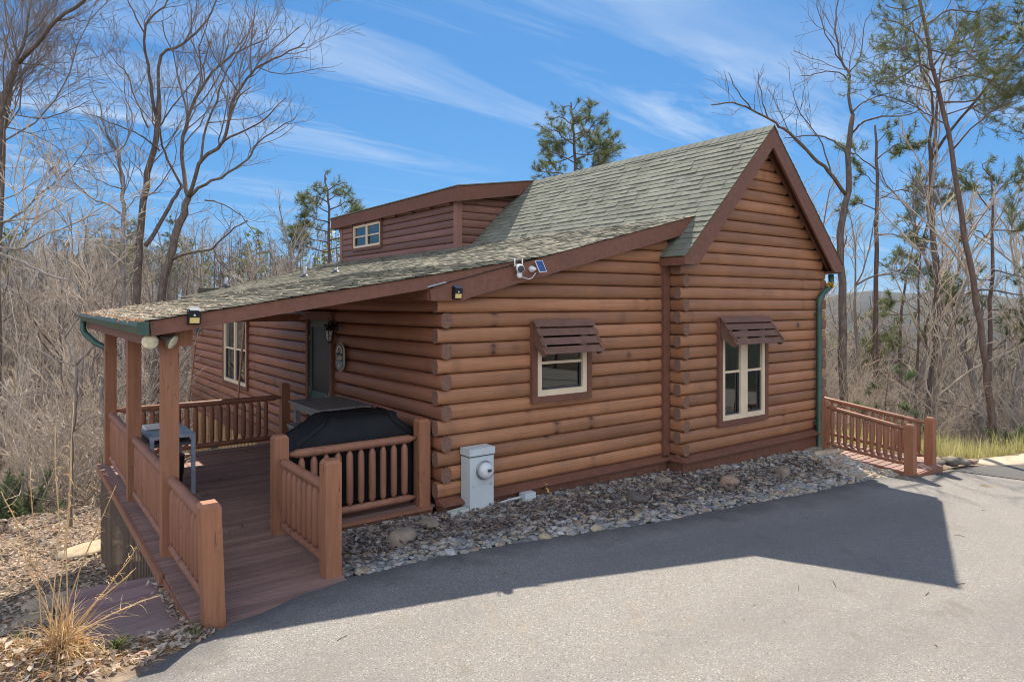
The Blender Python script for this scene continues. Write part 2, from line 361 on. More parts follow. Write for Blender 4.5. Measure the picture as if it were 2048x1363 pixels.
# front wall, left part (plane y=0)
mb = MB()
for k in range(21):
    z = k*HC; zc = z+.1
    xs = max(-E0 if k % 2 == 0 else .065, (z+HC-2.80+.10)/.2505)
    if xs > 4.1: break
    for (a, b) in segs(xs, 4.36, z, z+HC, [WA]): log(mb, (a, 0), (b, 0), zc, (0, -1, 0))
mb.build('log_wall', ['log_stain', 'log_end'], cabin)
# side wall (plane x=0)
mb = MB()
for k in range(13):
    z = k*HC; zc = z+.1; y0 = -E0 if k % 2 else .065
    if z > 2.45: continue
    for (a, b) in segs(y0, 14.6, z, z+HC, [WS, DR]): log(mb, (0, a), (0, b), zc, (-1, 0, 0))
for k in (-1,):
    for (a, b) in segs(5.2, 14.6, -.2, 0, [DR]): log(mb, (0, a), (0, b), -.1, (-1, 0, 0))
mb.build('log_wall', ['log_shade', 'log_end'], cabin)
# gable wall (plane y=-.3) and its return
GX0, GX1, GY = 4.43, 8.76, -.3
mb = MB()
for k in range(28):
    z = k*HC; zc = z+.1
    half = (5.76-.16-(z+HC))/.99
    lo, hi = 6.65-half, 6.65+half
    if half < .12: break
    corner = z < 3.1
    a0 = (GX0-E0 if k % 2 else GX0+.065) if corner else max(GX0, lo); b0 = (GX1+E0 if k % 2 else GX1-.06) if corner else min(GX1, hi)
    for (a, b) in segs(a0, b0, z, z+HC, [WG]): log(mb, (a, GY), (b, GY), zc, (0, -1, 0))
    if corner:
        log(mb, (GX0, GY-E0 if k % 2 == 0 else GY+.065), (GX0, -.02), zc, (-1, 0, 0))
        log(mb, (GX1, GY-E0 if k % 2 == 0 else GY+.065), (GX1, 1.2), zc, (1, 0, 0))
mb.build('log_wall', ['log_stain', 'log_end'], cabin)
# inner lining, far walls, floor
def wall_cells(mb, axis, pos, th, a0, a1, z0, z1, ops):
    us = sorted({a0, a1, *[u for o in ops for u in o[:2]]}); zs = sorted({z0, z1, *[u for o in ops for u in o[2:]]})
    for i in range(len(us)-1):
        for j in range(len(zs)-1):
            um, zm = (us[i]+us[i+1])/2, (zs[j]+zs[j+1])/2
            if any(o[0] < um < o[1] and o[2] < zm < o[3] for o in ops): continue
            if axis == 'x': mb.box(us[i], pos, zs[j], us[i+1], pos+th, zs[j+1])
            else: mb.box(pos, us[i], zs[j], pos+th, us[i+1], zs[j+1])
mb = MB()
wall_cells(mb, 'x', .02, .05, .1, 4.45, -.1, 2.75, [WA]); wall_cells(mb, 'x', GY+.02, .05, GX0+.02, GX1-.03, -.1, 3.1, [WG])
wall_cells(mb, 'y', .03, .05, .1, 14.55, -.2, 2.6, [WS, DR])
mb.box(GX1-.03, GY+.1, -.1, GX1+.04, 14.5, 3.1); mb.box(.1, 14.45, -.1, GX1-.04, 14.5, 3.0); mb.box(.1, .08, -.2, GX1-.05, 14.4, -.1); mb.box(.1, .08, 2.45, GX1-.1, 14.4, 2.5)
mb.box(3.0, .12, -.1, 3.05, 6, 2.4); mb.box(.12, 5.2, -.1, 8.6, 5.25, 2.4)
mb.build('interior_lining', 'interior', cabin)
# foundation skirt + sill
mb = MB()
mb.box(-.06, -.105, -.75, 4.30, .05, -.045); mb.box(4.33, GY-.115, -.85, 8.80, -.06, -.045); mb.box(8.72, -.05, -1.2, 8.80, 14.5, -.045)
mb.build('foundation_skirt', 'trim', cabin)
mb = MB()
def sill(x0, x1, yf, yb, ex0, ex1):
    mb.hexa([(x0, yf-.03, -.085), (x1, yf-.03, -.085), (x1, yb, -.085), (x0, yb, -.085), (x0, yf-.03, -.06), (x1, yf-.03, -.06), (x1, yb+.03, .02), (x0, yb+.03, .02)])
sill(-.1, 4.27, -.155, .0, 0, 0); sill(4.29, 8.83, GY-.165, GY, 0, 0)
mb.hexa([(4.26, GY-.19, -.085), (4.36, GY-.19, -.085), (4.36, -.1, -.085), (4.26, -.1, -.085), (4.26, GY-.19, -.058), (4.36, GY-.05, .0), (4.36, -.1, .0), (4.26, -.1, -.058)])
mb.build('sill_board', 'trim', cabin)
mb = MB(); mb.box(-.05, 5.2, -.62, .06, 14.6, -.2); mb.build('band_board', 'trim', cabin)
mb = MB(); mb.box(-.03, 5.2, -3.6, .06, 14.6, -.62)
for y in np.arange(5.4, 14.6, .3): mb.box(-.055, y-.02, -3.6, -.03, y+.02, -.64)
mb.build('basement_wall', 'tan_board', cabin)
bd = MB(); bd.box(-.08, 11.1, -3.4, -.056, 12.1, -1.3); bdo = bd.build('basement_door', 'dark_grey', cabin)
mb = MB(); mb.box(GX0-.33, GY-.08, -.75, GX1+.06, GY-.0, -.36)
ml = MB(); ml.box(8.0, GY-.24, -.75, 8.84, GY-.12, -.335); ml.box(6.2, GY-.2, -.75, 8.0, GY-.12, -.36); ml.build('footing_ledge', 'concrete', cabin)
# corner post between the two fronts
mb = MB(); mb.box(4.20, -.135, -.01, 4.34, .0, 3.16); mb.build('corner_board', 'trim', cabin)
# ---------------------------------------------------------------- roofs
def shingles(mb, O, A, Uv, W, L, expo=.142, tw=(.13, .32), seed=1, th=.011, skip=None):
    r = random.Random(seed); O = V(O); A = V(A); Uv = V(Uv); N = A.cross(Uv).normalized()
    if N.z < 0: N = -N
    nrow = int(L/expo)+1
    for i in range(nrow):
        u0 = i*expo; u1 = min(L, u0+expo+.012); x = -r.random()*.25
        while x < W:
            w = r.uniform(*tw); xa, xb = max(0, x), min(W, x+w-.004); x += w
            if xb-xa < .02: continue
            h = th*(.7 if r.random() < .45 else 1.25)*r.uniform(.85, 1.2); du = r.uniform(-.006, .004) if i else -.01
            tone = min(1, max(0, r.gauss(.5, .24)))
            lc = (xa, u0, tone); ez = r.uniform(0, .003)
            p = [O+A*xa+Uv*(u0+du), O+A*xb+Uv*(u0+du), O+A*xb+Uv*u1, O+A*xa+Uv*u1]
            if skip and skip((p[0]+p[2])*.5): continue
            q = [p[0]+N*(h+ez), p[1]+N*h, p[2]+N*.002, p[3]+N*.002]
            i8 = [mb.vert(z, lc) for z in (p[0]-N*.01, p[1]-N*.01, q[0], q[1], q[2], q[3])]
            f = (i8[0], i8[1], i8[3], i8[2]); g = (i8[2], i8[3], i8[4], i8[5])
            mb.face(f); mb.face(g)
    # backing sheet
    b = [mb.vert(z, (0, 0, .2)) for z in (O, O+A*W, O+A*W+Uv*L, O+Uv*L)]; mb.face(b)
YF, YE = -.60, 14.95
s45 = V((1, 0, .99)).normalized()
mb = MB()
xl = 4.165; Lm = (V((6.65, 0, 5.76))-V((xl, 0, main_z(xl)))).length
shingles(mb, (xl, YF-.012, main_z(xl)), (0, 1, 0), s45, YE-YF, Lm, seed=3)
xr = 9.135; s45r = V((-1, 0, .99)).normalized()
shingles(mb, (xr, YF-.012, main_z(xr)), (0, 1, 0), s45r, YE-YF, Lm, seed=4)
# ridge caps
y = YF-.02
while y < YE:
    for sg in (1, -1):
        a = V((6.65, y, 5.785)); b = V((6.65-sg*.13, y, 5.785-.13)); lc = (0, 0, rnd.uniform(.2, .8)); dy = V((0, .2, -.006))
        i4 = [mb.vert(q, lc) for q in (a, b, b+dy, a+dy)]; mb.face(i4)
        i4 = [mb.vert(q, lc) for q in (a, b, b-V((0, 0, .02)), a-V((0, 0, .02)))]; mb.face(i4)
    y += .19
roof = mb.build('roof', 'shingle', cabin); roof['label'] = 'steep grey green shingled gable roof'
YR = -.22
mb = MB()
us = V((1, 0, .2505)).normalized(); x0s = -.33
shingles(mb, (x0s, YR-.02, shed_z(x0s)), (0, 1, 0), us, YE-YR, 5.35*us.length+.1, seed=5, skip=lambda p: p.x > 4.93)
shed_roof = mb.build('shed_roof', 'shingle_worn', cabin); shed_roof['label'] = 'low sloped shingle roof scattered with tan leaf debris'
mb = MB(); up = V((1, 0, .167)).normalized(); x0p = -3.47
PY1 = 6.2
shingles(mb, (x0p, YR-.025, porch_z(x0p)), (0, 1, 0), up, PY1-YR, 5.02/up.x, seed=6)
porch_roof = mb.build('porch_roof', 'shingle_worn', cabin)
# roof decks (solid undersides)
mb = MB()
def slab(x0, x1, zf, th, y0, y1): mb.prism([(x0, y0, zf(x0)-.012), (x1, y0, zf(x1)-.012), (x1, y0, zf(x1)-th), (x0, y0, zf(x0)-th)], (0, y1-y0, 0))
slab(xl+.03, 6.65, main_z, .15, YF+.04, YE-.02); slab(6.65, xr-.03, main_z, .15, YF+.04, YE-.02)
slab(x0s+.03, 4.86, shed_z, .14, YR+.04, YE-.04); slab(x0p+.05, 1.4, porch_z, .12, YR+.04, PY1-.03)
mb.build('soffit', 'soffit', cabin)
# gable barge boards
mb = MB()
for sg in (1, -1):
    P = lambda dx, z: (6.65-sg*dx, YF, z)
    mb.prism([P(0, 5.745), P(2.49, 3.28), P(2.49, 3.155), P(2.16, 3.155), P(0, 5.375)], (0, .04, 0))
mb.build('barge_board', 'fascia', cabin)
mb = MB()
for sg in (1, -1):
    P = lambda dx, z: (6.65-sg*dx, GY-.115, z)
    mb.prism([P(0, 5.60), P(2.36, 3.265), P(2.36, 3.13), P(0, 5.46)], (0, .045, 0))
mb.build('frieze_board', 'trim', cabin)
mb = MB(); mb.box(xl-.005, YF+.04, 3.145, xl+.035, .03, 3.27); mb.box(xl+.036, YF+.042, 3.15, GX0-.05, .0, 3.17)
mb.box(xr-.035, YF+.04, 3.145, xr+.005, YE, 3.27); mb.box(GX1+.05, YF+.042, 3.15, xr-.036, YE-.03, 3.17)
mb.build('eave_fascia', 'trim', cabin)
# shed rake board over the front wall
mb = MB()
mb.prism([(-.31, YR, shed_z(-.31)-.004), (4.86, YR, shed_z(4.86)-.004), (4.60, YR, shed_z(4.60)-.27), (.33, YR, shed_z(.33)-.275), (.165, YR, 2.556), (-.285, YR, 2.556)], (0, .045, 0))
mb.box(-.316, YR+.046, 2.562, -.27, YE-.1, 2.705); mb.box(-.268, YR+.046, 2.555, -.07, YE-.1, 2.575)
mb.build('rake_board', 'fascia', cabin)
mb = MB(); mb.prism([(-.36, YR-.05, 2.735), (-.10, YR-.05, 2.80), (-.10, YR-.05, 2.785), (-.36, YR-.05, 2.718)], (0, .05, 0)); mb.build('drip_flashing', 'galv', cabin)
mb = MB()
mb.prism([(-3.44, YR, porch_z(-3.44)-.006), (1.3, YR, porch_z(1.3)-.006), (.5, YR, shed_z(.5)-.0), (-.26, YR, shed_z(-.26)-.0), (-.262, YR, porch_z(-.262)-.17), (-3.42, YR, porch_z(-3.42)-.155)], (0, .04, 0))
mb.box(-3.438, YR+.041, 2.20, -3.40, .12, 2.33); mb.box(-3.438, .121, 2.10, -3.40, PY1-.04, 2.33); mb.box(-3.40, .285, 2.13, -3.272, PY1-.05, 2.145)
mb.build('porch_fascia', 'fascia', cabin)
mb = MB()
mb.box(-3.27, .09, 2.08, -3.12, 5.35, 2.235); mb.box(-3.41, .10, 2.075, -2.985, .28, 2.30); mb.box(-3.11, 5.12, 2.19, -.1, 5.22, 2.33)
for yy in np.arange(.9, 6, .6): mb.prism([(-3.38, yy, porch_z(-3.38)-.12), (-.1, yy, porch_z(-.1)-.12), (-.1, yy, porch_z(-.1)-.22), (-3.38, yy, porch_z(-3.38)-.22)], (0, .04, 0))
mb.build('porch_beam', 'post', cabin)
for yy in (.2, 2.67, 5.2):
    p = MB(); p.box(-3.27, yy-.08, -.1, -3.11, yy+.08, 2.08); p.build('porch_post', 'post', cabin)
# gutter, downspouts
mb = MB()
gx = -3.45
prof = [(gx, 2.345), (gx-.10, 2.345), (gx-.11, 2.30), (gx-.075, 2.215), (gx, 2.215)]
pts0 = [(a, YR-.06, b) for a, b in prof]; pts1 = [(a, PY1+.02, b+.015) for a, b in prof]
i0 = [mb.vert(p) for p in pts0]; i1 = [mb.vert(p) for p in pts1]
mb.face(i0); mb.face(i1[::-1])
for i in (1, 2, 3): mb.face((i0[i], i0[i+1], i1[i+1], i1[i]))
mb.face((i0[4], i0[0], i1[0], i1[4])); j0 = [mb.vert((gx-.002, YR-.05, 2.31)), mb.vert((gx-.1, YR-.05, 2.31)), mb.vert((gx-.1, PY1, 2.325)), mb.vert((gx-.002, PY1, 2.325))]; mb.face(j0)
g = mb.build('gutter', 'green_metal', cabin)
mb = MB(); mb.tube([(gx-.05, 6.0, 2.23), (gx-.06, 6.0, 2.1), (gx-.04, 5.95, 2.02), (-3.36, 5.5, 1.86), (-3.25, 5.36, 1.80), (-3.20, 5.34, 1.7), (-3.20, 5.335, -.1)], .05, 10); mb.build('downspout', 'green_metal', cabin)
mb = MB(); mb.tube([(9.0, -.42, 3.12), (9.0, -.43, 2.98), (8.95, -.44, 2.88), (8.62, -.45, 2.72), (8.50, -.45, 2.6), (8.485, -.45, 2.4), (8.485, -.45, -.32), (8.47, -.52, -.40)], .055, 12)
for z in (2.3, 1.2, .1): mb.box(8.42, -.47, z, 8.55, -.39, z+.03)
mb.build('downspout', 'green_metal', cabin)
mb = MB(); mb.box(9.145, YF+.05, 3.14, 9.25, 14.9, 3.25); mb.build('gutter', 'green_metal', cabin)
lm = MB(); lc = at(1667, 562, 13.2)
for i in range(22):
    c = V((8.88+rnd.uniform(-.1, .09), -.46+rnd.uniform(-.06, .06), 2.895+rnd.uniform(-.02, .05))); d = V((rnd.uniform(-1, 1), rnd.uniform(-1, 1), rnd.uniform(-.5, .8))).normalized(); e = d.orthogonal().normalized()
    q = [lm.vert(c+d*.05, (0, 0, .8)), lm.vert(c+e*.03, (0, 0, .8)), lm.vert(c-d*.05, (0, 0, .8)), lm.vert(c-e*.03, (0, 0, .8))]; lm.face(q)
simple('yellow_leaf', (.62, .36, .04), .2, 20, .6, .3, 0)
tag(lm.build('yellow_leaves', 'yellow_leaf', None, (8.88, -.46, 2.88)), 'bright yellow leaves caught on the bend of the green downspout', 'leaves')
# vent pipes on the low roof
for i, (px, py) in enumerate([(452, 572), (610, 553), (672, 545)]):
    x = (-1.6, 1.0, 1.75)[i]; N = V((-.167 if i == 0 else -.25, 0, 1))
    zf = porch_z if i == 0 else shed_z
    r = FW+RT*((px-CX)/FPX)-V((0, 0, 1))*((py-HY)/FPX); sl = .167 if i == 0 else .2505; c0 = 2.928 if i == 0 else 2.8
    t = (c0+sl*CAM.x-CAM.z)/(r.z-sl*r.x); p = CAM+r*t
    if i == 0: p = V((.6, 11.5, shed_z(.6))) if p.y > 14 else p
    mb = MB(); mb.cyl(p-V((0, 0, .1)), p+V((0, 0, .26 if i < 2 else .12)), .045, n=10); mb.cur = 1; mb.lathe(p-V((0, 0, .03)), (0, 0, 1), [(0, .14), (.05, .1), (.09, .05)], 10)
    mb.build('vent_pipe', ['galv', 'dark_grey'], roof)
# ---------------------------------------------------------------- dormer
DX, DY0, DY1 = 4.48, 6.74, 13.95
dz = lambda x: 5.40+.158*(x-4.283)
mb = MB()
for k in range(9):
    z = 3.86+k*.195
    if z < 5.1:
        for (a, b) in segs(DY0, DY1, z, z+.195, [(10.98, 12.86, 4.3, 5.0)]): log(mb, (DX, a), (DX, b), z+.098, (-1, 0, 0), .05, .097, False)
    xs0 = max(DX, 4.283+(z+.2-5.34)/.158); xe = min(6.4, (z+.2+.8235)/.99+.15)
    if xe > xs0+.05: log(mb, (xs0, DY0), (xe, DY0), z+.098, (0, -1, 0), .05, .097, False); log(mb, (xs0, DY1), (xe, DY1), z+.098, (0, 1, 0), .05, .097, False)
mb.box(DX-.075, DY0-.075, 3.9, DX+.09, DY0+.075, 5.2); mb.box(DX-.07, DY1-.09, 3.9, DX+.09, DY1+.07, 5.2)
mb.prism([(DX, DY0+.0, 5.0), (DX, DY0, dz(DX)-.1), (6.5, DY0, dz(6.5)-.1), (6.2, DY0, 5.2), (5.6, DY0, 4.7), (4.9, DY0, 4.05)], (0, .02, 0))
mb.prism([(DX, DY0+.05, 5.0), (DX, DY0+.05, dz(DX)-.1), (DX, DY1-.05, dz(DX)-.1), (DX, DY1-.05, 5.0)], (.02, 0, 0))
dormer = mb.build('dormer', ['log_dormer_shade', 'log_end'], cabin); dormer['label'] = 'shed dormer clad in brown log siding, with shade put into its colour'
mb = MB()
ye0, ye1 = 6.43, 14.45
mb.prism([(4.283, ye0, dz(4.283)), (6.68, ye0, dz(6.68)), (6.2, ye0, dz(6.2)-.34), (4.283, ye0, dz(4.283)-.37)], (0, .045, 0)); mb.prism([(4.283, ye1, dz(4.283)), (6.68, ye1, dz(6.68)), (6.2, ye1, dz(6.2)-.34), (4.283, ye1, dz(4.283)-.37)], (0, .045, 0))
mb.box(4.283-.002, ye0+.045, 5.05, 4.325, ye1, 5.395)
mb.build('dormer_fascia', 'trim', dormer)
mb = MB(); mb.prism([(4.25, ye0-.03, dz(4.25)+.005), (6.7, ye0-.03, dz(6.7)+.005), (6.7, ye0-.03, dz(6.7)+.03), (4.25, ye0-.03, dz(4.25)+.03)], (0, ye1-ye0+.08, 0), (0, 0, .4))
mb.cur = 1; mb.prism([(4.326, ye0+.05, 5.30), (6.5, ye0+.05, 5.60), (6.5, ye0+.05, 5.50), (4.326, ye0+.05, 5.16)], (0, ye1-ye0-.06, 0)); mb.build('dormer_roof', ['shingle', 'soffit'], dormer)
for yy in np.arange(6.95, 14, 1.0): mb = MB(); mb.box(4.335, yy-.045, 5.0, 4.42, yy+.045, 5.10); mb.build('rafter_tail', 'trim', dormer)
mb = MB()   # dark room behind the dormer window
mb.box(DX+.5, 10.6, 4.2, DX+.55, 13.2, 5.1); mb.build('dormer_lining', 'interior', dormer)
# ---------------------------------------------------------------- windows
def window(axis, pos, out, a0, a1, z0, z1, lights, casing=.10, frame=.06, depth=.05, label=None, rail=True, mull=.09):
    """axis 'x': lies in plane y=pos facing -y; axis 'y': plane x=pos facing -x. a0..z1 = outer edge of the cream frame."""
    def B(mb, u0, u1, w0, w1, zz0, zz1):  # w measured outward
        if axis == 'x': mb.box(u0, pos-w1, zz0, u1, pos-w0, zz1)
        else: mb.box(pos-w1, u0, zz0, pos-w0, u1, zz1)
    c = MB(); o1 = out
    B(c, a0-casing, a0, -.06, o1, z0-casing, z1+casing); B(c, a1, a1+casing, -.06, o1, z0-casing, z1+casing)
    B(c, a0, a1, -.06, o1, z0-casing, z0); B(c, a0, a1, -.06, o1, z1, z1+casing)
    w = c.build('window', 'trim', cabin)
    if label: w['label'] = label
    f = MB(); o2 = out-.012
    B(f, a0, a0+frame, -.03, o2, z0, z1); B(f, a1-frame, a1, -.03, o2, z0, z1); B(f, a0+frame, a1-frame, -.03, o2, z0, z0+frame); B(f, a0+frame, a1-frame, -.03, o2, z1-frame, z1)
    wd = (a1-a0-2*frame-mull*(lights-1))/lights; xs = [a0+frame+i*(wd+mull) for i in range(lights)]
    for x in xs[1:]: B(f, x-mull, x, -.03, o2, z0+frame, z1-frame)
    zm = (z0+z1)/2
    if rail:
        for x in xs: B(f, x, x+wd, 0, o2-.03, zm-.02, zm+.02)
    f.build('frame', 'cream', w)
    g = MB()
    for x in xs:
        B(g, x-.002, x+wd+.002, o2-.068, o2-.062, z0+frame-.002, zm-.02 if rail else z1-frame); 
        if rail: B(g, x-.002, x+wd+.002, o2-.052, o2-.046, zm+.02, z1-frame+.002)
    g.build('pane', 'glass', w)
    s = MB()
    for x in xs:
        for (u0, u1) in ((x, x+.02), (x+wd-.02, x+wd)): B(s, u0, u1, o2-.06, o2-.035, z0+frame, zm-.021)
        B(s, x+.02, x+wd-.02, o2-.06, o2-.035, z0+frame, z0+frame+.02)
    s.build('sash', 'dark_grey', w)
    return w
def awning(w, x0, x1, yw, z1, z0, outd, n):
    """louvred wooden awning on the front: slats slope outward"""
    m = MB(); h = (z1-z0)
    for i in range(n):
        t0 = i/n; y0 = yw-.02-outd*t0; zt = z1-h*t0; ov = .03
        y1 = yw-.02-outd*(t0+.62/n)-.035; zb = zt-h/n*.76
        m.hexa([(x0-ov, y1, zb), (x1+ov, y1, zb), (x1+ov, y1+.02, zb-.006), (x0-ov, y1+.02, zb-.006), (x0-ov, y0, zt), (x1+ov, y0, zt), (x1+ov, y0+.02, zt), (x0-ov, y0+.02, zt)])
    for x in (x0, x1-.03):
        m.prism([(x, yw, z1-.01), (x, yw-.03, z1-.02), (x, yw-outd+.0, z0+.10), (x, yw-outd+.02, z0), (x, yw-outd+.08, z0-.02), (x, yw, z1-.35)], (.03, 0, 0))
    m.build('awning', 'awning', w)
w1 = window('x', 0, .13, 1.50, 2.465, 1.195, 2.14, 1, .095, .085, label='small cream framed window under a louvred brown awning', rail=True)
awning(w1, 1.44, 2.53, -.12, 2.29, 1.79, .27, 4)
w2 = window('x', GY, .13, 5.375, 6.66, .485, 2.16, 2, .095, .085, label='tall double cream framed window under a louvred brown awning', mull=.2)
awning(w2, 5.32, 6.72, GY-.12, 2.29, 1.80, .34, 4)
w3 = window('y', 0, .12, 8.62, 10.64, .585, 2.25, 2, .09, .075, label='double window on the porch side wall')
w4 = window('y', DX, .10, 10.94, 12.89, 4.29, 5.0, 2, .09, .07, label='low double window in the dormer')
for bx in ((1.5, .16, 1.1, 2.5, .17, 1.5), (5.4, -.1, .4, 5.75, -.09, 2.2), (6.4, -.1, .4, 6.68, -.09, 2.2)): cb = MB(); cb.box(*bx); cb.build('curtain', 'curtain', cabin)
cb = MB()
for z in np.arange(.6, 2.25, .06): cb.box(.11, 8.65, z, .115, 10.6, z+.045)
cb.build('window_blind', 'curtain', cabin)
# door
m = MB()
m.box(-.13, 4.58, -.1, .02, 4.68, 2.34); m.box(-.13, 3.43, -.1, .02, 3.53, 2.34); m.box(-.13, 3.53, 2.23, .02, 4.58, 2.34); m.box(-.17, 3.39, 2.34, .02, 4.72, 2.38)
dcase = m.build('door_casing', 'trim', cabin)
m = MB(); m.box(-.09, 4.47, -.09, -.05, 4.575, 2.225); m.box(-.09, 3.535, -.09, -.05, 3.64, 2.225); m.box(-.09, 3.64, 2.10, -.05, 4.47, 2.225); m.box(-.085, 3.64, -.09, -.05, 4.47, .95)
for y in (3.75, 4.1): m.box(-.095, y, .1, -.085, y+.26, .8)
door = m.build('door', 'green_paint', cabin)
simple('door_glass_dark', (.018, .019, .019), .3, 3, .45, .35, .05, 200); m = MB(); m.box(-.07, 3.64, .95, -.064, 4.47, 2.10); m.build('pane', 'door_glass_dark', door)  # opaque pane, the darkness behind the door glass put into its colour
m = MB(); m.box(-.115, 3.56, .78, -.09, 3.60, 1.0); m.cyl((-.13, 3.58, .92), (-.13, 3.70, .92), .012, n=8); m.cyl((-.09, 3.58, .92), (-.135, 3.58, .92), .012, n=8); m.build('handle', 'steel', door)
for z in (.9, 1.85): m = MB(); m.box(-.1, 4.555, z, -.088, 4.595, z+.1); m.build('hinge', 'brass', door)
# ================================================================== FIXTURES (things fixed to the cabin)
def solar_light(p, label):
    t = thing('solar_light', p, label, 'solar light', 'solar motion lights on the roof boards'); p = V(p); m = MB()
    m.hexa([p+V(q) for q in ((-.06, 0, -.085), (.06, 0, -.085), (.06, -.0, .085), (-.06, 0, .085), (-.06, -.05, -.075), (.06, -.05, -.075), (.06, -.07, .05), (-.06, -.07, .05))])
    m.build('housing', 'black', t)
    m = MB(); m.hexa([p+V(q) for q in ((-.045, -.0705, .055), (.045, -.0705, .055), (.045, -.018, .088), (-.045, -.018, .088), (-.045, -.074, .058), (.045, -.074, .058), (.045, -.02, .092), (-.045, -.02, .092))]); m.build('light_cell', 'white_panel', t)
    m = MB(); m.hexa([p+V(q) for q in ((-.045, -.05, -.07), (.045, -.05, -.07), (.045, -.058, -.015), (-.045, -.058, -.015), (-.045, -.056, -.07), (.045, -.056, -.07), (.045, -.064, -.015), (-.045, -.064, -.015))]); m.build('lens', 'yellow_lens', t)
    m = MB(); m.lathe(p+V((0, -.062, .01)), (0, -1, 0), [(0, .012), (.008, .010), (.012, .004)], 8); m.build('sensor', 'white', t)
simple('white_panel', (.09, .115, .15), .15, 20, .5, .3, 0)
solar_light((-3.044+.0, YR-.002, 2.393), 'small black solar motion light near the low end of the porch roof board')
solar_light((.075, YR-.002, 2.66), 'small black solar motion light on the rake board above the wall corner')
# flood lamps
fl = thing('flood_lamp', (-3.2, .12, 2.2), 'twin reflector flood lamps under the porch roof corner', 'flood lamp')
for (c, d) in (((-3.40, .0, 2.135), V((-.25, -.95, -.12))), ((-3.19, .0, 2.125), V((.75, -.55, -.45)))):
    d.normalize(); c = V(c); m = MB(); m.lathe(c-d*.13, d, [(0, .028), (.03, .03), (.07, .05), (.11, .078), (.13, .082)], 20); bulb = m.build('bulb', 'lamp_shell', fl) if 'lamp_shell' in MAT else None
    if bulb is None: simple('lamp_shell', (.16, .145, .12), .15, 10, .3, .5, .05); bulb = m.build('bulb', 'lamp_shell', fl)
    m = MB(); m.lathe(c-d*.002, d, [(0, .08), (.012, .07), (.02, .05), (.026, .01)], 20); m.build('lens', 'lamp_glass', bulb)
    m = MB(); m.cyl(c-d*.13, c-d*.19, .026, .03, 10); m.tube([c-d*.19, (-3.27, .09, 2.22)], .014, 8); m.build('holder', 'black', fl)
# security camera and solar panel
sc_ = thing('security_camera', (1.05, -.25, 3.0), 'white security camera with two upright antennas on the rake board', 'security camera')
c = V((1.03, -.32, 3.0)); m = MB(); d = V((-.35, -.9, -.2)).normalized()
m.lathe(c-d*.05, d, [(0, .035), (.02, .05), (.06, .058), (.1, .056), (.115, .05)], 18); m.lathe(c-V((0, 0, .055)), (0, 0, -1), [(0, .03), (.03, .038), (.06, .034), (.08, .02)], 14); m.box(1.0, -.3, 3.03, 1.06, YR, 3.06); m.build('body', 'white', sc_)
m = MB(); m.lathe(c+d*.066, d, [(0, .047), (.003, .04), (.004, .01)], 16); m.build('lens', 'dark_grey', sc_)
for dx in (-.06, .07): m = MB(); m.cyl((1.03+dx, -.29, 3.02), (1.03+dx, -.29, 3.135), .009, n=8); m.build('antenna', 'white', sc_)
m = MB(); m.tube([(1.0, -.31, 2.93), (1.0, -.30, 2.90), (1.06, -.28, 2.90), (1.15, -.265, 2.875), (1.24, -.26, 2.86), (1.29, -.27, 2.88), (1.33, -.3, 2.95)], .007, 6); m.build('cable', 'white', sc_)
sp = thing('solar_charger', (1.34, -.25, 3.0), 'small tilted solar panel on a white ball mount beside the security camera', 'solar panel')
c = V((1.37, -.36, 3.035)); ax = V((.93, -.3, .1)).normalized(); nn = V((-.1, -.72, .6)); nn = (nn-ax*nn.dot(ax)).normalized(); ay = nn.cross(ax)
m = MB(); m.obox(c, ax, ay, nn, .055, .105, .006); m.build('frame', 'white', sp)
m = MB(); m.obox(c+nn*.007, ax, ay, nn, .047, .096, .002); m.build('cells', 'solar_cells', sp) if 'solar_cells' in MAT else (simple('solar_cells', (.05, .09, .2), .3, 30, .12, .6, 0), m.build('cells', 'solar_cells', sp))
m = MB(); m.lathe((1.30, YR, 3.0), (0, -1, 0), [(0, .045), (.03, .048), (.06, .035), (.11, .015)], 14); m.build('mount', 'white', sp)
# lantern
ln = thing('wall_lantern', (-.12, 3.2, 2.1), 'black coach lantern with a green sprig beside the porch door', 'lantern'); c = V((-.26, 3.2, 2.02))
m = MB(); m.tube([(-.12, 3.2, 2.12), (-.2, 3.2, 2.22), (-.27, 3.2, 2.2), (-.26, 3.2, 2.14)], .012, 6); m.lathe((-.12, 3.2, 2.12), (-1, 0, 0), [(0, .06), (.02, .055)], 12)
m.lathe(c+V((0, 0, .06)), (0, 0, 1), [(0, .085), (.05, .05), (.09, .01)], 6); m.lathe(c-V((0, 0, .15)), (0, 0, 1), [(0, .02), (.02, .045), (.03, .045)], 6)
for k in range(6):
    a = math.pi*k/3; m.tube([c+V((.045*math.cos(a), .045*math.sin(a), -.13)), c+V((.078*math.cos(a), .078*math.sin(a), .06))], .006, 4)
m.build('cage', 'black', ln); m = MB(); m.lathe(c-V((0, 0, .125)), (0, 0, 1), [(0, .035), (.18, .066)], 6); m.build('glass', 'lantern_glass', ln)
m = MB()
for i in range(90):
    q = c+V((rnd.gauss(.03, .05), rnd.gauss(-.03, .06), .12+rnd.gauss(0, .06))); d = V((rnd.gauss(0, 1), rnd.gauss(0, 1), rnd.gauss(0, 1))).normalized(); e = d.orthogonal().normalized()
    m.face([m.vert(q+d*.03), m.vert(q+e*.012), m.vert(q-d*.03), m.vert(q-e*.012)])
m.build('sprig', 'leaf_dark', ln)
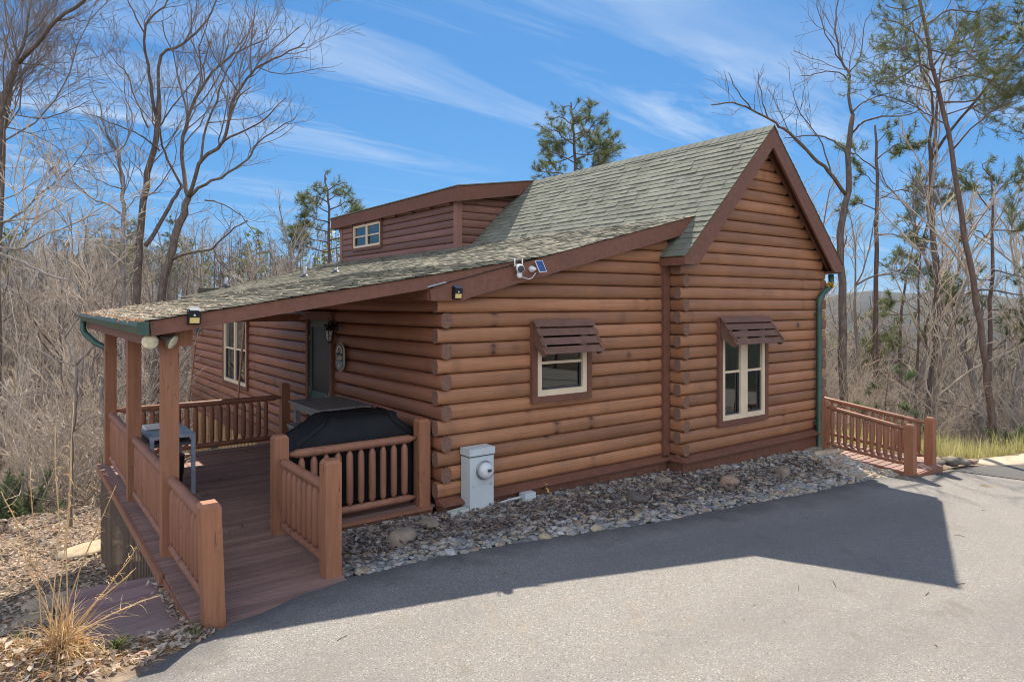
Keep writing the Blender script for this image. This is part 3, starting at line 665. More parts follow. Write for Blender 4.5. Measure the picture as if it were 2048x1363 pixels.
# cabin sign, hung on the side wall, facing -x
sg = thing('cabin_sign', (-.13, 3.03, 1.64), 'oval cabin sign with an arched top and blue foot beside the porch door', 'sign')
def flat(poly, x0, x1, mat, parent, name):
    m = MB(); m.prism([(x0, y, z) for y, z in poly], (x1-x0, 0, 0)); return m.build(name, mat, parent)
yc = 3.03
def oval(hw, z0, z1, n=14):
    r = hw; pts = [(yc+r*math.cos(math.pi*i/n), z1-r+r*math.sin(math.pi*i/n)) for i in range(n+1)] + [(yc-r*math.cos(math.pi*i/n), z0+r-r*math.sin(math.pi*i/n)) for i in range(n+1)]
    return pts
flat(oval(.165, 1.405, 1.875), -.15, -.125, 'sign_cream', sg, 'rim'); 
flat(oval(.150, 1.42, 1.86), -.155, -.1505, 'sign_dark', sg, 'board')
arch = [(yc+.125*math.cos(math.pi*i/14), 1.71+.125*math.sin(math.pi*i/14)) for i in range(15)] + [(yc-.085*math.cos(math.pi*i/14), 1.71+.085*math.sin(math.pi*i/14)) for i in range(15)]
flat(arch, -.158, -.1555, 'sign_cream', sg, 'arch')
flat([(yc+.1, 1.70), (yc, 1.775), (yc-.1, 1.70), (yc-.075, 1.70), (yc, 1.752), (yc+.075, 1.70)], -.158, -.1555, 'sign_cream', sg, 'roof_mark')
foot = [(yc-.14*math.cos(math.pi*i/14), 1.57-.14*math.sin(math.pi*i/14)) for i in range(15)] + [(yc+.14, 1.575), (yc-.14, 1.575)]
flat(foot, -.158, -.1555, 'sign_blue', sg, 'foot_panel'); flat([(yc+.04, 1.50), (yc, 1.525), (yc-.04, 1.50), (yc, 1.475)], -.161, -.1585, 'sign_cream', sg, 'star_mark')
cu = bpy.data.curves.new('lettering', 'FONT'); cu.body = 'CABIN'; cu.size = .105; cu.extrude = .002; cu.align_x = 'CENTER'; cu.offset = .002
to = bpy.data.objects.new('lettering', cu); col.objects.link(to); dg = bpy.context.evaluated_depsgraph_get(); me = bpy.data.meshes.new_from_object(to.evaluated_get(dg))
bpy.data.objects.remove(to); me.materials.clear(); me.materials.append(MAT['sign_cream']); lo = bpy.data.objects.new('lettering', me); col.objects.link(lo); lo.parent = sg
lo.matrix_parent_inverse = Matrix.Identity(4); lo.rotation_euler = (math.pi/2, 0, -math.pi/2); lo.location = V((-.158, yc, 1.592))-V((-.13, 3.03, 1.64)); lo.scale = (.86, 1.05, 1); ORG[lo] = ORG[sg]
# meter box
mt = thing('electric_meter_box', (.42, -.2, -.17), 'tall pale grey electric meter box standing against the front wall', 'meter box')
m = MB(); m.box(.235, -.30, -.2, .612, -.09, .53); m.box(.222, -.315, .545, .625, -.09, .635); m.box(.24, -.303, .17, .607, -.3005, .175); m.build('cabinet', 'meter_grey', mt)
m = MB(); m.box(.228, -.308, .53, .619, -.09, .545); m.build('band', 'dark_grey', mt)
m = MB(); m.lathe((.455, -.3005, .345), (0, -1, 0), [(0, .125), (.015, .125), (.02, .12)], 28); m.build('meter_ring', 'steel', mt)
m = MB(); m.lathe((.455, -.321, .345), (0, -1, 0), [(0, .112), (.05, .108), (.085, .092), (.10, .055), (.102, .01)], 28); me_ = m.build('meter_glass', 'lantern_glass', mt)
m = MB(); m.box(.43, -.428, .34, .49, -.4225, .375); m.build('display', 'dark_grey', mt)
m = MB(); m.box(.27, -.306, .14, .30, -.3005, .16); m.box(.55, -.306, .14, .58, -.3005, .16); m.box(.44, -.32, .235, .48, -.3005, .26); m.build('latch', 'galv', mt)
jb = MB(); jb.box(1.14, -.30, -.21, 1.33, -.16, -.09); jb.tube([(.6, -.2, -.2), (.8, -.2, -.17), (1.0, -.2, -.155), (1.15, -.21, -.15)], .02, 8)
tag(jb.build('junction_box', 'meter_grey', None, (1.2, -.2, -.2)), 'small pale junction box with a conduit at the foot of the wall', 'junction box')
jb = MB(); jb.hexa([(-.08, -.36, -.25), (.2, -.36, -.25), (.2, -.22, -.25), (-.08, -.22, -.25), (-.075, -.34, -.115), (.195, -.34, -.1), (.195, -.23, -.1), (-.075, -.23, -.115)]); tag(jb.build('concrete_block', 'light_block', None, (.05, -.3, -.2)), 'pale greenish block lying left of the meter box', 'block')
hb = thing('hose_tap', (1.62, -.13, -.13), 'brass hose tap low on the sill right of the junction box', 'tap'); m = MB(); m.cyl((1.62, -.1, -.12), (1.62, -.22, -.12), .016, n=8); m.cyl((1.62, -.2, -.12), (1.62, -.23, -.18), .018, n=8); m.build('spout', 'brass', hb); m = MB(); m.lathe((1.62, -.17, -.10), (0, 0, 1), [(0, .008), (.04, .008), (.041, .035), (.055, .035)], 10); m.build('handle', 'brass', hb)
# long poles against the side wall
for nm, p0, p1, lab in (('long_pole', on(489, 636, 0, -.16), on(469, 885, 0, -.75), 'long wooden pole leaning against the double porch window'), ('long_broom', on(394, 662, 0, -.2), on(376, 815, 0, -.9), 'long broom propped at the far end of the side wall')):
    t = thing(nm, p1, lab, 'pole'); m = MB(); m.cyl(p1, p0, .025, .022, 8); m.build('shaft', 'pole_wood', t); m = MB(); d = (p0-p1).normalized()
    if nm == 'long_broom': m.obox(p0+d*.05, (0, 1, 0), (1, 0, 0), (0, 0, 1), .22, .05, .05)
    else: m.obox(p0-d*.02, (0, 1, 0), (1, 0, 0), (0, 0, 1), .09, .025, .08)
    m.build('head', 'dark_grey' if nm == 'long_broom' else 'galv', t)
# ================================================================== DECK AND RAILINGS
DZ = -.1
deck = thing('porch_deck', (-1.7, 2.4, -.3), 'mauve brown board deck of the covered porch with a slatted skirt', 'deck')
def boards(mb, xa, xb, y0, y1, z, w=.138, gap=.012, th=.03, fx0=None, fx1=None, split=None):
    y = y0
    while y < y1-.01:
        yy = min(y1, y+w-gap); a = fx0(y) if fx0 else xa; b = fx1(y) if fx1 else xb
        if b-a > .02:
            dzv = rnd.uniform(-.0025, .0025)
            mb.box(a, y, z-th+dzv, b, yy, z+dzv)
        y += w
m = MB(); boards(m, -3.34, -.07, .06, 5.27, DZ)
fr = lambda x: -1.86+.42*(x+3.1)/1.1      # driveway edge line across the walkway
boards(m, -3.34, -1.96, -1.86, .055, DZ, fx0=lambda y: -3.34 if y > -.35 else -3.33, fx1=lambda y: min(-1.95, -3.2+(y+.135+1.93)/.39) if y < -1.4 else -1.95)
m.build('deck_boards', 'deck', deck)
m = MB(); m.box(-1.94, .045, -.30, -.12, .085, -.133); m.box(-1.94, .0, -.135, -.14, .062, -.098); m.box(-3.375, -.36, -.20, -3.342, 5.3, -.095); m.box(-3.34, 5.275, -.30, -.07, 5.31, -.10)
m.box(-3.342, -1.82, -.5, -3.331, -.361, -.133); m.box(-1.948, -1.3, -.22, -1.915, .0, -.105)
for x in np.arange(-3.0, -.2, .45): m.box(x, .1, -.33, x+.04, 5.2, -.135)
m.build('rim_board', 'rail', deck)
m = MB()
for y in np.arange(-.05, 5.2, .105):
    zb = -.3-.36*max(0, y)
    if y > 4.6: zb = -1.62
    m.box(-3.335, y, max(zb, -1.7)-.12, -3.329, y+.045, -.24-rnd.random()*.03)
m.box(-3.317, -.05, -.30, -3.30, 5.2, -.25)
for y in (.4, 2.67, 4.9): m.box(-3.30, y, -2.0, -3.2, y+.1, -.2)
m.box(-3.31, 0, -.33, -3.30, 5.2, -.27)
m.build('skirt', 'grey_brown', deck) if 'grey_brown' in MAT else (simple('grey_brown', (.17, .12, .085), .3, 3, .8, .2, .2, 40, (1, 1, .2)), m.build('skirt', 'grey_brown', deck))
def post(mb, x, y, z0, z1, w=.16, cap=True, tilt=(0, 0)):
    h = w/2; T = V((tilt[0], tilt[1], 0))
    b = [V((x-h, y-h, z0)), V((x+h, y-h, z0)), V((x+h, y+h, z0)), V((x-h, y+h, z0))]; zc = z1-.035
    t = [V((q.x, q.y, zc))+T for q in b]; mb.hexa(b+t)
    hh = h*.72; u = [V((x-hh, y-hh, z1))+T, V((x+hh, y-hh, z1))+T, V((x+hh, y+hh, z1))+T, V((x-hh, y+hh, z1))+T]
    i = [mb.vert(q) for q in t+u]
    for k in range(4): j = (k+1) % 4; mb.face((i[k], i[j], i[4+j], i[4+k]))
    mb.face(i[4:])
def railing(label, p0, p1, nb, posts=(), zt0=.86, zt1=.86, zb0=.12, zb1=.12, r=.052, rb=.042, group='deck railings', zbase=(DZ, DZ), pw=.16, name='deck_railing', cl=.1):
    """p0,p1 ends (x,y); heights over base"""
    a = V((p0[0], p0[1], 0)); b = V((p1[0], p1[1], 0)); d = (b-a).normalized()
    t = thing(name, ((a.x+b.x)/2, (a.y+b.y)/2, (zbase[0]+zbase[1])/2), label, 'railing', group)
    Z = lambda z: V((0, 0, z))
    def rlog(nm, za, zb, rr):
        A = a+d*.06+Z(za); B = b-d*.06+Z(zb); dd = (B-A).normalized(); m = MB(); ns = 8
        pts = [A-dd*.06, A+dd*.0, A+dd*.045]+[A+(B-A)*(i/ns) for i in range(1, ns)]+[B-dd*.045, B, B+dd*.06]
        rs = [rr*.45, rr*.6, rr]+[rr*(1+.03*math.sin(i*2.1+a.x*7)) for i in range(1, ns)]+[rr, rr*.6, rr*.45]
        m.tube(pts, rs, 12); m.build(nm, 'rail', t)
    rlog('top_rail', zbase[0]+zt0, zbase[1]+zt1, r); rlog('bottom_rail', zbase[0]+zb0, zbase[1]+zb1, r*.88)
    for i in range(nb):
        f = (i+.5)/nb if cl is None else (cl+(1-2*cl)*(i/(nb-1))); q = a+(b-a)*f; zl = zbase[0]+(zbase[1]-zbase[0])*f
        zt = zl+zt0+(zt1-zt0)*f-r*.7; zb = zl+zb0+(zb1-zb0)*f+r*.6; m = MB(); rr = rb*rnd.uniform(.93, 1.05)
        m.tube([q+Z(zb), q+Z(zb+.05), q+Z(zb+.065), q+Z((zb+zt)/2), q+Z(zt-.075), q+Z(zt-.06), q+Z(zt)], [rr*.4, rr*.9, rr, rr*1.04, rr, rr*.9, rr*.35], 10); m.build('baluster', 'rail', t)
    for pp in posts:
        m = MB(); post(m, pp[0], pp[1], pp[2], pp[3], pw, True, pp[4] if len(pp) > 4 else (0, 0)); m.build('post', 'post', t)
    return t
LX = -3.19
railing('left porch railing nearest the driveway with a leaning square end post', (LX, -1.66), (LX, .12), 10, [(-3.20, -1.74, -.2, .905, (-.035, .02))], .80, .80)
railing('left porch railing between the first and second roof posts', (LX, .28), (LX, 2.59), 14, [], .82, .82)
railing('left porch railing between the second and third roof posts', (LX, 2.75), (LX, 5.12), 14, [], .82, .82)
railing('back porch railing dark against the basement wall', (-3.11, 5.2), (-.42, 5.2), 17, [(-.34, 5.2, -.1, 1.02)], .86, .86)
railing('short railing beside the walkway opening with two square posts', (-2.05, -1.26), (-2.05, .10), 8, [(-2.05, -1.34, -.2, 1.02), (-2.05, .18, -.1, 1.02)], .83, .83)
railing('front porch railing in front of the covered grill', (-1.97, .16), (-.30, .16), 10, [(-.215, .15, -.12, 1.02)], .88, .88)
# bridge on the right
wk = thing('entry_walkway', (9.0, -1.2, -.5), 'mauve board ramp between two railings at the right end of the cabin', 'walkway')
m = MB(); y = -2.22
while y < 5:
    zz = -.53+.075*min(1.8, y+2.22); m.box(8.48 if y < -.5 else 8.9, y, zz-.035, 9.62, y+.13, zz+rnd.uniform(-.002, .002)); y += .136
m.build('deck_boards', 'deck', wk); m = MB(); m.hexa([(8.46, -2.24, -.75), (8.50, -2.24, -.75), (8.50, -.4, -.6), (8.46, -.4, -.6), (8.46, -2.24, -.545), (8.50, -2.24, -.545), (8.50, -.4, -.41), (8.46, -.4, -.41)]); m.box(8.5, -2.26, -.75, 9.62, -2.225, -.54); m.build('rim_board', 'rail', wk)
railing('near railing of the right hand ramp beside the downspout', (8.53, -2.06), (8.53, -.60), 11, [(8.53, -2.14, -.60, .34), (8.55, -.52, -.5, .60)], .78, .86, .14, .14, .042, .036, 'ramp railings', (-.52, -.40), .155, 'ramp_railing', .07)
railing('far railing of the right hand ramp in front of the tall grass', (9.52, -2.0), (9.52, .1), 14, [(9.52, -2.08, -.62, .36), (9.52, .18, -.45, .75)], .78, .86, .14, .14, .042, .036, 'ramp railings', (-.53, -.37), .155, 'ramp_railing', .06)
# left landing + slabs
ld = thing('wooden_landing', (-3.8, -.6, -.25), 'weathered board landing left of the near railing post', 'landing')
m = MB(); m.hexa([(-4.2, -1.2, -.5), (-3.35, -1.4, -.45), (-3.35, .1, -.45), (-4.2, .3, -.6), (-4.2, -1.2, -.30), (-3.35, -1.4, -.235), (-3.35, .1, -.34), (-4.2, .3, -.42)]); m.build('gap_shade_slab', 'black', ld)  # black slab added under the boards: shade in the gaps given as colour
m = MB(); y = -1.42; i = 0
while y < .12:
    z = -.20-.009*i; m.hexa([(-4.25+.02*i, y+.22, z-.09), (-3.345, y, z-.05), (-3.345, y+.170, z-.05), (-4.25+.02*i, y+.390, z-.09), (-4.25+.02*i, y+.22, z-.04), (-3.345, y, z), (-3.345, y+.170, z), (-4.25+.02*i, y+.390, z-.04)]); y += .2; i += 1.25
m.build('deck_boards', 'landing', ld)
m = MB(); m.hexa([(-4.25, -1.24, -.5), (-3.36, -1.46, -.5), (-3.36, -1.42, -.5), (-4.25, -1.2, -.5), (-4.25, -1.24, -.26), (-3.36, -1.46, -.215), (-3.36, -1.42, -.215), (-4.25, -1.2, -.26)]); m.build('rim_board', 'grey_wood', ld)
def rock(mb, c, sx, sy, sz, seed, lc=(0, 0, .5), sub=2, jit=.18, rz=0, flat_=0, sm=True):
    bm_v, bm_f = ICO[sub]; r = random.Random(seed); k = [V((r.uniform(-1, 1), r.uniform(-1, 1), r.uniform(-1, 1))) for _ in range(5)]
    base = len(mb.v); cz, sn = math.cos(rz), math.sin(rz)
    for q in bm_v:
        s = 1+jit*sum(math.sin(3.1*q.dot(kk)+i*1.7)/(1+i*.4) for i, kk in enumerate(k))*.6
        # planar chops
        x, y, z = q.x*s, q.y*s, q.z*s
        if flat_: z = max(-flat_, min(flat_, z))
        x, y, z = x*sx, y*sy, z*sz
        mb.vert((c[0]+x*cz-y*sn, c[1]+x*sn+y*cz, c[2]+z), lc)
    for f in bm_f: mb.face([base+i for i in f], sm)
def make_ico(sub):
    import bmesh
    b = bmesh.new(); bmesh.ops.create_icosphere(b, subdivisions=sub, radius=1); b.verts.ensure_lookup_table()
    r = ([v.co.copy() for v in b.verts], [[v.index for v in f.verts] for f in b.faces]); b.free(); return r
ICO = {1: make_ico(1), 2: make_ico(2), 3: make_ico(3)}
# ---- furniture on the deck
gr = thing('covered_grill', (-1.0, .65, DZ), 'large grill under a black fabric cover behind the front railing', 'grill')
m = MB(); rings = [(-1.86, -.16, .30, 1.02, -.02), (-1.87, -.15, .29, 1.03, .35), (-1.83, -.17, .30, 1.02, .74), (-1.78, -.24, .32, 1.0, .86), (-1.46, -.44, .40, .99, 1.02), (-1.40, -.44, .44, .97, 1.075), (-1.35, -.47, .50, .95, 1.10)]
NP = 120; prev = None
for ri, (x0, x1, y0, y1, z) in enumerate(rings):
    ring = []
    for k in range(NP):
        a = 2*math.pi*k/NP; cx_, cy_ = (x0+x1)/2, (y0+y1)/2; px, py = sup(a, (x1-x0)/2, (y1-y0)/2, 10)
        fold = (.022*math.sin(a*9+ri*.4)+.016*math.sin(a*17+1.3*ri)+.010*math.sin(a*31+2.*ri))*(1.3 if ri < 3 else .8); nrm = V((px, py, 0)).normalized()
        ring.append(m.vert((cx_+px+nrm.x*fold, cy_+py+nrm.y*fold, z+(.012*math.sin(a*5+ri) if ri > 2 else 0)+rnd.uniform(-.004, .004))))
    if prev:
        for k in range(NP): j = (k+1) % NP; m.face((prev[k], prev[j], ring[j], ring[k]), True)
    prev = ring
m.face(prev, True); m.build('cover', 'cover', gr)
bt = thing('bar_table', (-.45, 2.6, DZ), 'tall grey plank bar table standing behind the covered grill', 'table')
C4 = [V(q) for q in ((-.93, 3.14, .985), (-.97, 1.86, .985), (-.13, 1.86, .985), (-.13, 3.14, .985))]
m = MB()
for i in range(7):
    x0 = -.96+i*.119; m.box(x0, 1.86, .955, x0+.113, 3.14, .985+rnd.uniform(-.002, .002))
m.build('table_top', 'grey_wood', bt); m = MB(); m.box(-.88, 1.95, .85, -.22, 1.99, .953); m.box(-.88, 3.01, .85, -.22, 3.05, .953); m.box(-.90, 1.96, .85, -.86, 3.04, .953); m.box(-.24, 1.96, .85, -.20, 3.04, .953); m.build('apron', 'grey_wood', bt)
for x in (-.90, -.27):
    for y in (1.94, 2.98): m = MB(); m.box(x, y, DZ, x+.08, y+.08, .853); m.build('leg', 'grey_wood', bt)
st = thing('bar_stool', (-1.0, 2.7, DZ), 'grey wooden stool tucked beside the bar table', 'stool'); m = MB(); m.box(-1.08, 2.45, .62, -.72, 2.85, .665); m.build('seat', 'grey_wood', st)
for x in (-1.06, -.80):
    for y in (2.48, 2.77): m = MB(); m.box(x, y, DZ, x+.05, y+.05, .62); m.build('leg', 'grey_wood', st)
tb = thing('patio_table', (-2.75, 2.9, DZ), 'small blue grey slatted patio table beside the left railing', 'table')
m = MB(); m.box(-3.02, 2.5, .69, -2.98, 3.42, .73); m.box(-2.50, 2.5, .69, -2.46, 3.42, .73); m.box(-2.98, 2.5, .69, -2.5, 2.54, .73); m.box(-2.98, 3.38, .69, -2.5, 3.42, .73)
for i in range(9): y0 = 2.56+i*.09; m.box(-2.98, y0, .705, -2.5, y0+.072, .722)
m.build('table_top', 'blue_table', tb)
for x in (-3.02, -2.51):
    for y in (2.5, 3.37): m = MB(); m.box(x, y, DZ, x+.05, y+.05, .69); m.build('leg', 'blue_table', tb)
m = MB(); m.box(-3.0, 2.53, .58, -2.48, 3.4, .62); m.build('shelf', 'dark_grey', tb)
m = MB(); m.hexa([(-2.98, 3.12, .733), (-2.62, 3.16, .733), (-2.64, 3.40, .733), (-2.99, 3.36, .733), (-2.98, 3.12, .76), (-2.62, 3.16, .75), (-2.64, 3.40, .775), (-2.99, 3.36, .78)]); tag(m.build('newspaper', 'paper', None, (-2.8, 3.25, .733)), 'folded pale newspaper lying on the blue grey patio table', 'newspaper')
pt = thing('planter_pot', (-2.72, 2.75, DZ), 'dark bucket standing under the patio table', 'bucket'); m = MB(); m.lathe((-2.72, 2.8, DZ), (0, 0, 1), [(0, .13), (.3, .17), (.5, .18), (.5, .16)], 18); m.build('bucket', 'black', pt)
# ================================================================== GROUND
def sst(a, b, x): t = max(0, min(1, (x-a)/(b-a))); return t*t*(3-2*t)
ZL = ([0, 5.3, 6.0, 7.6, 8.6, 9.6, 11.6, 14, 16.6, 18.5, 22, 30, 42, 62, 82, 100, 115, 140, 200, 400, 1500, 2500, 3300, 4500, 9000], [0, 0, -.16, -.48, -.82, -1.15, -1.5, -1.62, -1.72, -2.8, -4.9, -7, -9, -8, -3, 1.0, 2.8, 2, -12, -30, -60, -20, 40, 45, 30])
ZR = ([0, 12.5, 14, 16, 18, 22, 30, 60, 120, 300, 800, 1500, 2500, 3300, 4500, 9000], [0, 0, .04, -.15, -.95, -1.7, -3.6, -12, -26, -45, -70, -60, -10, 40, 55, 30])
def H(x, y):
    dx, dy = x-CAM.x, y-CAM.y; r = math.hypot(dx, dy); az = math.degrees(math.atan2(dx*RT.x+dy*RT.y, dx*FW.x+dy*FW.y)); zdr = zd(x)-.035
    f = sst(5.2, 6.4, r); zl = float(np.interp(r, *ZL)); zl = zdr*(1-f)+zl*f if r < 6.4 else zl
    zr = float(np.interp(r, *ZR)); zr = zdr+zr if r < 16.5 else zr
    if 16.5 <= r < 18: k = sst(16.5, 18, r); zr = (zdr-.25)*(1-k)+zr*k
    w = sst(-8, 14, az) if abs(az) < 120 else 1
    z = zl*(1-w)+zr*w
    g = sst(-1.0, -2.3, y) if False else 1-sst(-2.4, -1.3, y)
    if r < 40 and az > -60: z = z*(1-g)+max(z, zdr)*g if r < 25 else z*(1-g*(1-sst(25, 40, r)))+max(z, zdr)*g*(1-sst(25, 40, r))
    elif abs(az) >= 60 and r < 60: k = sst(60, 95, abs(az)); z = z*(1-k)+zdr*k
    if r < 9: z += .27*math.exp(-((x+4.65)/.55)**2-((y+2.0)/.40)**2)
    if r > 28: z += min(1, (r-28)/60)*(1.0*math.sin(x*.045+1)*math.cos(y*.05)+.6*math.sin(x*.11+y*.08))
    if r > 800: z += (r-800)/2500*(14*math.sin(math.atan2(dx, dy)*23)+9*math.sin(math.atan2(dx, dy)*51+1))
    return z
def grid_axis(c, n, um, s=3.0):
    return [c+s*math.sinh(-um+2*um*i/(n-1)) for i in range(n)]
XS = grid_axis(-1.5, 210, 8.0); YS = grid_axis(0.5, 210, 8.0)
m = MB()
idx = [[m.vert((x, y, H(x, y)+(rnd.uniform(-.012, .012) if math.hypot(x, y) < 20 else 0))) for x in XS] for y in YS]
for j in range(len(YS)-1):
    for i in range(len(XS)-1):
        rr = math.hypot((XS[i]+XS[i+1])/2, (YS[j]+YS[j+1])/2); m.cur = 1 if rr > 130 else (2 if rr > 17 else 0)
        m.face((idx[j][i], idx[j][i+1], idx[j+1][i+1], idx[j+1][i]), True)
g_ = m.build('ground', ['leaf_ground', 'far_woods', 'forest_floor']); struct(g_)
# driveway
EDGE = [(-4.75, -2.42), (-4.08, -2.33), (-3.75, -2.28), (-3.29, -2.02), (-3.10, -1.86), (-2.64, -1.69), (-1.94, -1.43), (-1.31, -1.36), (-.08, -1.40), (.95, -1.52), (2.09, -1.68), (3.65, -1.74), (5.37, -1.84), (6.6, -1.84), (7.5, -1.88), (8.47, -2.02), (8.5, -2.25), (9.62, -2.27), (9.9, -2.35), (10.8, -2.5), (11.9, -2.85), (14, -3.3), (20, -4)]
def edge_y(x):
    return float(np.interp(x, [e[0] for e in EDGE], [e[1] for e in EDGE]))
m = MB(); ed = []
xs = list(np.arange(-4.75, 20.01, .12)); prev = None; OFF = [0, .12, .3, .6, 1.0, 1.8, 3.5, 7, 14, 24]; 
m.ed = []
for x in xs:
    ye = edge_y(x)+.02*math.sin(x*5.1)+.015*math.sin(x*11.7)
    row = []
    for o_ in OFF:
        row.append(m.vert((x-(o_*.25 if x < -4 else 0), ye-o_, zd(x)-(.02 if o_ == 0 else 0)), (0, 0, .5))); ed.append(o_)
    if prev:
        for k in range(len(OFF)-1): m.face((prev[k], row[k], row[k+1], prev[k+1])[::-1], True)
    prev = row
# west part behind the camera
x0 = -4.75; w_ = [m.vert(p) for p in ((-14, -6, zd(-8)), (-14, -27, zd(-8)), (x0, -27, zd(x0)), (x0-1.75, edge_y(x0)-7, zd(x0)))]; ed += [7]*4; m.face(w_)
dw = m.build('driveway', 'asphalt'); struct(dw)
ea = dw.data.attributes.new('edge', 'FLOAT_VECTOR', 'POINT'); ea.data.foreach_set('vector', [c for e in ed for c in (e, 0, 0)])
m = MB(); ap = [(9.78, -2.40), (10.5, -2.46), (12, -2.9), (20, -4.1), (24, -5.4), (24, -9), (14, -4.3), (11.1, -3.72), (10.04, -3.40), (9.8, -2.62)]
m.prism([(x, y, zd(x)+.012) for x, y in ap], (0, 0, -.03)); apo = m.build('road_apron', 'asphalt_old'); struct(apo)
# gravel bed (soil sheet) + pebbles and leaf mulch
def zw(x): return -.165-.021*max(0, x) if x < 8.4 else -.34
def wall_y(x): return .02 if x < -.2 else (-.06 if x < 4.3 else -.36)
def zbed(x, y):
    a, b = wall_y(x), edge_y(x); t = max(0, min(1, (a-y)/max(.05, a-b))); return zw(x)*(1-t)+(zd(x)-.008)*t+.02*math.sin(x*3.3+y*2.2)*math.sin(math.pi*t)-.012
m = MB(); prev = None
for x in np.arange(-1.93, 8.46, .12):
    row = [m.vert((x, wall_y(x)+(edge_y(x)+.0-wall_y(x))*t, zbed(x, wall_y(x)+(edge_y(x)-wall_y(x))*t)+(-.03 if t == 1 else 0))) for t in (0, .15, .3, .45, .6, .75, .9, 1)]
    if prev:
        for k in range(7): m.face((prev[k], row[k], row[k+1], prev[k+1])[::-1], True)
    prev = row
struct(m.build('gravel_bed', 'soil'))
R2 = random.Random(21); m = MB()
for i in range(7000):
    x = R2.uniform(-1.92, 8.42); a, b = wall_y(x), edge_y(x); t = R2.random()
    # stones gather along the driveway edge and under the wall; the middle holds leaves
    if R2.random() > (.98 if t > .72 or t < .16 else .62): continue
    y = a-.05+(b-a-.0)*t; s = R2.lognormvariate(-3.3, .32)*(1.12 if t > .7 else 1)
    rock(m, (x, y, zbed(x, y)+s*.18), s, s*R2.uniform(.55, .85), s*R2.uniform(.25, .5), i, (0, 0, R2.random()), 1, .38, R2.uniform(0, 6.28), 0, i % 3 == 0)
tag(m.build('river_pebbles', 'pebble'), 'rounded grey and tan river pebbles filling the bed along the cabin wall', 'pebbles', kind='stuff')
def leaf(mb, c, size, r, tone=None, flatness=.35):
    yaw = r.uniform(0, 6.28); n = V((r.gauss(0, flatness), r.gauss(0, flatness), 1)).normalized(); u = (V((math.cos(yaw), math.sin(yaw), 0))); u = (u-n*u.dot(n)).normalized(); w = n.cross(u)
    L, W = size, size*r.uniform(.35, .55); lc = (0, 0, r.random() if tone is None else tone); k = size*r.uniform(-.2, .3); c = V(c)
    p = [c-u*L*.5, c+w*W*.5+n*k, c+u*L*.5, c-w*W*.5+n*k]; i = [mb.vert(q, lc) for q in p]; mb.face((i[0], i[1], i[2])); mb.face((i[0], i[2], i[3]))
m = MB()
for i in range(4600):
    x = R2.uniform(-1.9, 7.6); a, b = wall_y(x), edge_y(x); t = R2.betavariate(2.0, 2.3)
    if R2.random() > (1.0 if x < 5 else .6): continue
    y = a-.04+(b-a)*t*.93; leaf(m, (x, y, zbed(x, y)+R2.uniform(.02, .07)), R2.uniform(.04, .10), R2)
tag(m.build('leaf_mulch', 'mulch_leaf'), 'dark fallen leaves lying among the pebbles along the cabin wall', 'leaves', kind='stuff')
for i, (px, py, sx, sz, lab, tone) in enumerate([(800, 1078, .16, .13, 'blocky tan boulder nearest the square walkway post', .6), (1270, 996, .17, .10, 'dark flat boulder in the middle of the pebble bed', .0), (1460, 965, .15, .13, 'reddish rounded boulder below the tall double window', 1.), (1565, 945, .17, .12, 'tan boulder in the pebble bed near the right wall corner', .55), (1325, 963, .12, .08, 'low brown stone against the inside wall corner', .45), (690, 1000, .0, .0, '', 0), (860, 1047, .15, .06, 'flat pale slab stone left of the meter box', .5)]):
    if not lab: continue
    N = V((.045, 0, 1)); r = FW+RT*((px-CX)/FPX)-V((0, 0, 1))*((py-HY)/FPX); tt = (-.19-CAM.z-.045*CAM.x)/(r.z+.045*r.x); p = CAM+r*tt
    for _ in range(6): zz = zbed(p.x, p.y); tt = (zz+.04-CAM.z)/r.z; p = CAM+r*tt
    m = MB(); rock(m, p+V((0, 0, .01)), sx, sx*.8, sz, 50+i, (0, 0, tone), 3, .26, i*1.3, .8); tag(m.build('boulder', 'rock', None, p), lab, 'boulder', 'boulders in the pebble bed')
# sunlit stones by the ramp
m = MB()
for i in range(420):
    x = R2.uniform(7.2, 8.44); y = edge_y(x)+.06+R2.random()*(1.15 if x > 7.6 else .6); s = R2.uniform(.04, .085); rock(m, (x, y, zbed(x, min(y, wall_y(x)))+s*.2), s, s*.7, s*.4, 900+i, (0, 0, R2.uniform(.4, 1)), 1, .2, R2.uniform(0, 6))
tag(m.build('ramp_stones', 'pebble'), 'pale sunlit stones heaped beside the near ramp railing', 'stones', kind='stuff')
m = MB(); rock(m, (8.25, -.75, -.38), .42, .11, .08, 77, (0, 0, .7), 3, .2, -.25, .8); tag(m.build('flat_rock', 'flagstone', None, (8.25, -.75, -.4)), 'long flat tan rock at the foot of the green downspout', 'rock')
